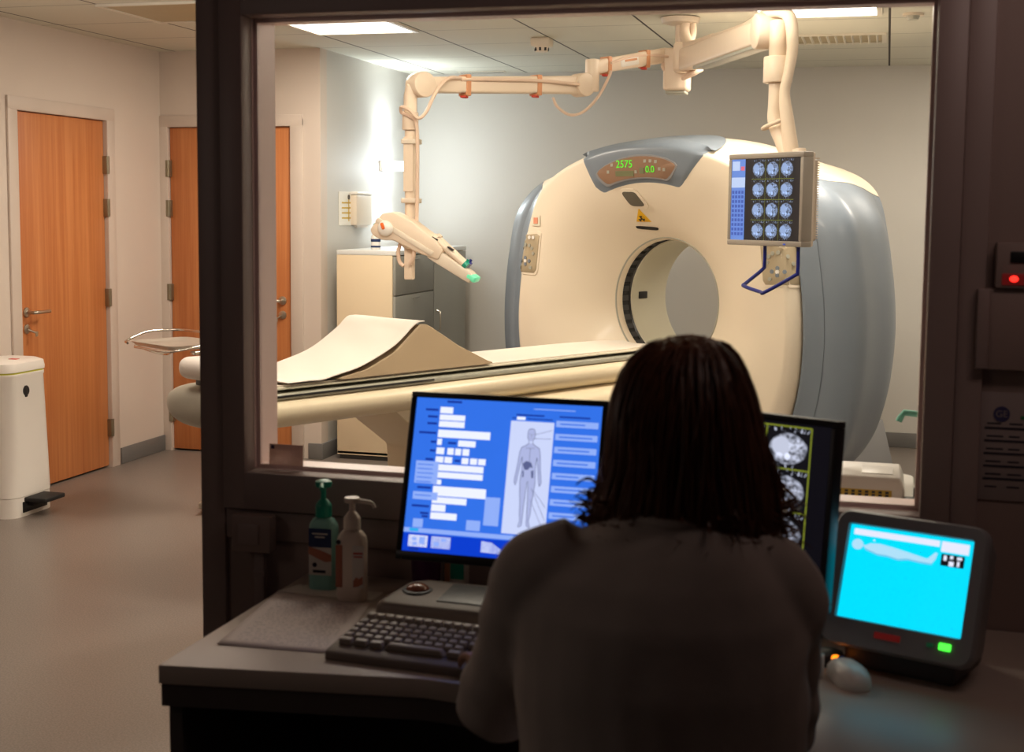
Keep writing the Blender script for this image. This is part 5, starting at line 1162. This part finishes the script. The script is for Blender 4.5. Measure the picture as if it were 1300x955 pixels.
def folds(co, n_):
    f = MN.noise(V((co.x*9, co.y*9, co.z*4)))*.006 + MN.noise(V((co.x*22, co.y*20, co.z*9+3)))*.0028
    el = min((co-EL_).length, (co-ER).length); f += .004*math.sin(co.z*95+co.x*30)*max(0, 1-el/.13)
    ax = min((co-V((-.17, .03, .99))).length, (co-V((.17, .03, .98))).length); f += .006*math.sin(co.z*60-abs(co.x)*85)*max(0, 1-ax/.12)
    return f
coat = remesh(m, 'tunic', MT['coat'], .007, pe, 8, folds)
m = MB(); m.tube([V((.014+.071*math.cos(a), .034+.069*math.sin(a)-.004, 1.170+.012*math.sin(a))) for a in [2*PI*k/40 for k in range(40)]], .009, 10, cyc=True); m.build('collar', MT['coat'], pe)
# ---- trousers and clogs
m = MB()
m.loft([ell(0, -.02, .512, .165, .125), ell(0, -.02, .56, .185, .138), ell(0, -.018, .66, .182, .135)])
for s in (-1, 1):
    hip, knee, ank = V((s*.09, .0, .59)), V((s*.12, .43, .58)), V((s*.115, .42, .10))
    m.tube([hip, hip.lerp(knee, .5), knee+V((0, .012, 0))], [.098, .090, .074], 20, smooth=4); m.tube([knee+V((0, .004, .01)), knee.lerp(ank, .4), ank+V((0, 0, .02))], [.072, .070, .062], 20, smooth=4)
remesh(m, 'trousers', MT['trous'], .008, pe, 6)
for s in (-1, 1):
    a_ = V((s*.115, .42, .0)); m = MB()
    m.loft([[V((a_.x+x*.046*f, a_.y+.055+y*.13*f, z)) for x, y in [(math.cos(a)*(1-.15*math.sin(a)*-1), math.sin(a)) for a in [2*PI*k/24 for k in range(24)]]] for z, f in ((.0, .98), (.02, 1.02), (.05, 1.0), (.075, .9), (.088, .62), (.09, .3))]); m.build('clog', MT['shoe'], pe)
# ---- hair: a shoulder length bob with loose curled ends
PR = [(1.388, .0, .0, .0, .0), (1.384, -.030, .026, -.03, .035), (1.374, -.055, .043, -.055, .06), (1.357, -.076, .058, -.078, .078), (1.332, -.091, .070, -.097, .088), (1.300, -.101, .081, -.112, .078), (1.262, -.106, .091, -.121, .056), (1.222, -.108, .101, -.124, .045), (1.185, -.118, .110, -.124, .040), (1.154, -.127, .116, -.120, .030), (1.130, -.112, .114, -.112, .018), (1.108, -.080, .096, -.098, .0), (1.092, -.045, .07, -.085, -.02), (1.084, -.01, .02, -.07, -.04)]
def hring(i, n=64):
    z, xl, xr, yb, yf = PR[i]; o = []
    for k in range(n):
        a = 2*PI*k/n; c, s = math.cos(a), math.sin(a)
        o.append(V((HC.x+(xr if c > 0 else -xl)*math.copysign(abs(c)**.9, c)*1.0 if c > 0 else HC.x+xl*abs(c)**.9, HC.y+(yf*s if s > 0 else -yb*s), z)))
    return o
m = MB(); rg = [hring(i) for i in range(1, len(PR))]
m.loft([[HC+V((0, .0, 1.388-HC.z))+ (p-HC-V((0, 0, p.z-HC.z)))*.3 for p in rg[0]]]+rg)
def locks(co, n_):
    ang = math.atan2(co.x-HC.x, -(co.y-HC.y)); low = max(0, min(1, (1.30-co.z)/.16))
    wv = ang+.10*low*math.sin(co.z*55+ang*2)
    f = MN.noise(V((wv*7, co.z*3, 2.2)))*.010*(.35+low) + MN.noise(V((wv*22, co.z*5, 7)))*.0045
    return f+.006*low*MN.noise(V((wv*5, co.z*26, 4)))
hair = remesh(m, 'hair', MT['hair'], .0045, pe, 10, locks, dec=.6)
m = MB(); rh = random.Random(11)
def hpt(i_f, k_f, lift):
    i0 = int(i_f); i1 = min(i0+1, len(rg)-1); t = i_f-i0
    k0 = int(k_f) % 64; a = rg[i0][k0].lerp(rg[i1][k0], t); b = rg[i0][(k0+1) % 64].lerp(rg[i1][(k0+1) % 64], t); p = a.lerp(b, k_f-int(k_f))
    d = V((p.x-HC.x, p.y-HC.y, .3*(p.z-HC.z))).normalized(); return p+d*lift
for n_ in range(330):
    k = rh.uniform(30, 66) if n_ % 5 else rh.uniform(28, 36) if n_ % 2 else rh.uniform(60, 68)
    st = rh.uniform(.3, 6); en = min(st+rh.uniform(3.5, 8), 11.3); pts = []; dr = rh.uniform(-1.6, 1.6); ph = rh.uniform(0, 6); amp = rh.uniform(.2, 1)
    for j in range(9):
        t = j/8; i_f = st+(en-st)*t; kk = (k+dr*t+amp*.5*math.sin(ph+t*5)) % 64
        pts.append(hpt(i_f, kk, .002+.004*math.sin(t*PI)+rh.uniform(0, .0015)))
    out = (pts[-1]-HC); out.z = 0; out = out.normalized()
    if en > 7:                                                # ends flick outward
        L2 = rh.uniform(.006, .03); pts += [pts[-1]+out*L2*.6+V((0, 0, -L2*.5)), pts[-1]+out*L2*1.3+V((rh.uniform(-.006, .006), 0, -L2*.2))]
    m.tube(pts, [.0006]+[rh.uniform(.0012, .0022)]*(len(pts)-2)+[.0004], 5, smooth=2)
for n_ in range(110):                                         # loose curls at the left and right tips
    s = -1 if n_ % 3 else 1; z0 = rh.uniform(1.125, 1.20); b0 = V((HC.x+s*rh.uniform(.098, .116), HC.y+rh.uniform(-.05, .04), z0)); ln = rh.uniform(.012, .042); ph = rh.uniform(0, 6)
    pts = [b0+V((0, 0, .04)), b0+V((s*.003, 0, .015))]+[b0+V((s*(ln*t+.004*math.sin(t*7+ph)), .006*math.cos(t*7+ph), -.03*t+.016*t*t+.004*math.sin(t*9+ph))) for t in (.2, .45, .7, .9, 1.1)]
    m.tube(pts, [.0010, .0022, .0024, .0022, .0018, .0013, .0005], 5, smooth=3)
hs_ = m.build('loose_strands', MT['hair'], pe); tag(hs_, kind='stuff')
# ---- stool
st = thing('swivel_stool', 'dark round swivel stool carrying the seated operator', 'stool', (-.262, 1.70, 0), (0, 0, PY))
m = MB(); m.lathe([(0, .425), (.17, .425), (.19, .435), (.195, .46), (.185, .485), (.12, .495), (0, .497)], (0, -.0, 0), 40); m.build('seat', MT['dgrey'], st)
m = MB(); m.cyl((0, 0, .10), (0, 0, .43), .026); m.cyl((0, 0, .10), (0, 0, .26), .034); m.build('gas_column', MT['black'], st)
for k in range(5):
    a = 2*PI*k/5+.3; c_, s_ = math.cos(a), math.sin(a)
    m = MB(); m.tube([(.02*c_, .02*s_, .115), (.16*c_, .16*s_, .09), (.27*c_, .27*s_, .068)], [.025, .02, .014], 10); lg = m.build('leg', MT['dgrey'], st)
    m = MB(); m.cyl((.27*c_-.02*s_, .27*s_+.02*c_, .03), (.27*c_+.02*s_, .27*s_-.02*c_, .03), .03, n=18); m.cyl((.27*c_, .27*s_, .04), (.27*c_, .27*s_, .075), .006, n=8); m.build('castor', MT['black'], lg)

# ================================================================== LIGHT
def area(name, loc, sx, sy, w, col, rot=(0, 0, 0), spread=180):
    l = bpy.data.lights.new(name, 'AREA'); l.shape = 'RECTANGLE'; l.size = sx; l.size_y = sy; l.energy = w; l.color = col; l.spread = R(spread)
    o = bpy.data.objects.new(name, l); COL.objects.link(o); o.location = loc; o.rotation_euler = rot; return o
WARM, PINK = (1, .88, .74), (1, .80, .68)
area('panel_and_fill_light', (-2.79, 6.77, ZC-.02), .55, .55, 30, WARM)
area('panel_and_fill_light', (-.36, 6.63, ZC-.02), .55, .55, 30, WARM)
area('panel_and_fill_light', (-1.5, 4.3, ZC-.02), .9, .6, 42, WARM, (R(25), 0, 0))  # unseen lamp added as fill for the middle of the room
area('panel_and_fill_light', (-3.2, 4.6, ZC-.02), .9, .6, 14, PINK)  # added out of view, pinkish fill for the left side
area('panel_and_fill_light', (.7, 4.6, ZC-.02), .6, .6, 16, WARM, (R(25), 0, 0))  # unseen fill added on the right, tilted towards the rear wall
area('panel_and_fill_light', (.85, 7.9, ZC-.02), .6, .6, 26, WARM)  # added beyond the window edge to brighten the rear of the room
area('upward_fill', (-1.2, 5.0, 2.2), 1.6, .25, 26, (1, .93, .82), (PI, 0, 0))  # unseen upward lamp added to brighten the ceiling by bounce
area('upward_fill', (-3.3, 4.7, 2.2), .25, .8, 9, (1, .88, .76), (PI, 0, 0))  # second added upward lamp, fills the left part of the ceiling
for dz, sgn in ((.04, 1), (-.04, -1)):
    l = bpy.data.lights.new('lamp_beam', 'SPOT'); l.energy = 26; l.color = (.88, .96, 1); l.spot_size = R(110); l.spot_blend = 1; l.shadow_soft_size = .04
    o = bpy.data.objects.new('lamp_beam', l); COL.objects.link(o); o.location = (XR+.10, LY, LZ+dz); o.rotation_euler = (PI if sgn > 0 else 0, 0, 0)
l = bpy.data.lights.new('lamp_glow', 'POINT'); l.energy = 8; l.color = (.85, .95, 1); l.shadow_soft_size = .08
o = bpy.data.objects.new('lamp_glow', l); COL.objects.link(o); o.location = (XR+.27, LY, LZ)
area('control_fill', (.55, 1.85, 2.4), .7, .3, 2.3, (1, .76, .68), (R(66), 0, R(12)))  # unseen weak fill added for the window frame and its wall
area('left_fill', (-2.5, 1.0, 1.9), .5, .8, 1.7, (1, .80, .68), (0, R(-80), 0))  # unseen lamp added to brighten the left sleeve and desk edge
w = bpy.data.worlds.new('world'); SC.world = w; w.use_nodes = True
w.node_tree.nodes['Background'].inputs[0].default_value = (.012, .010, .010, 1); w.node_tree.nodes['Background'].inputs[1].default_value = .5
SC.view_settings.view_transform = 'Standard'; SC.view_settings.look = 'None'; SC.view_settings.exposure = 0
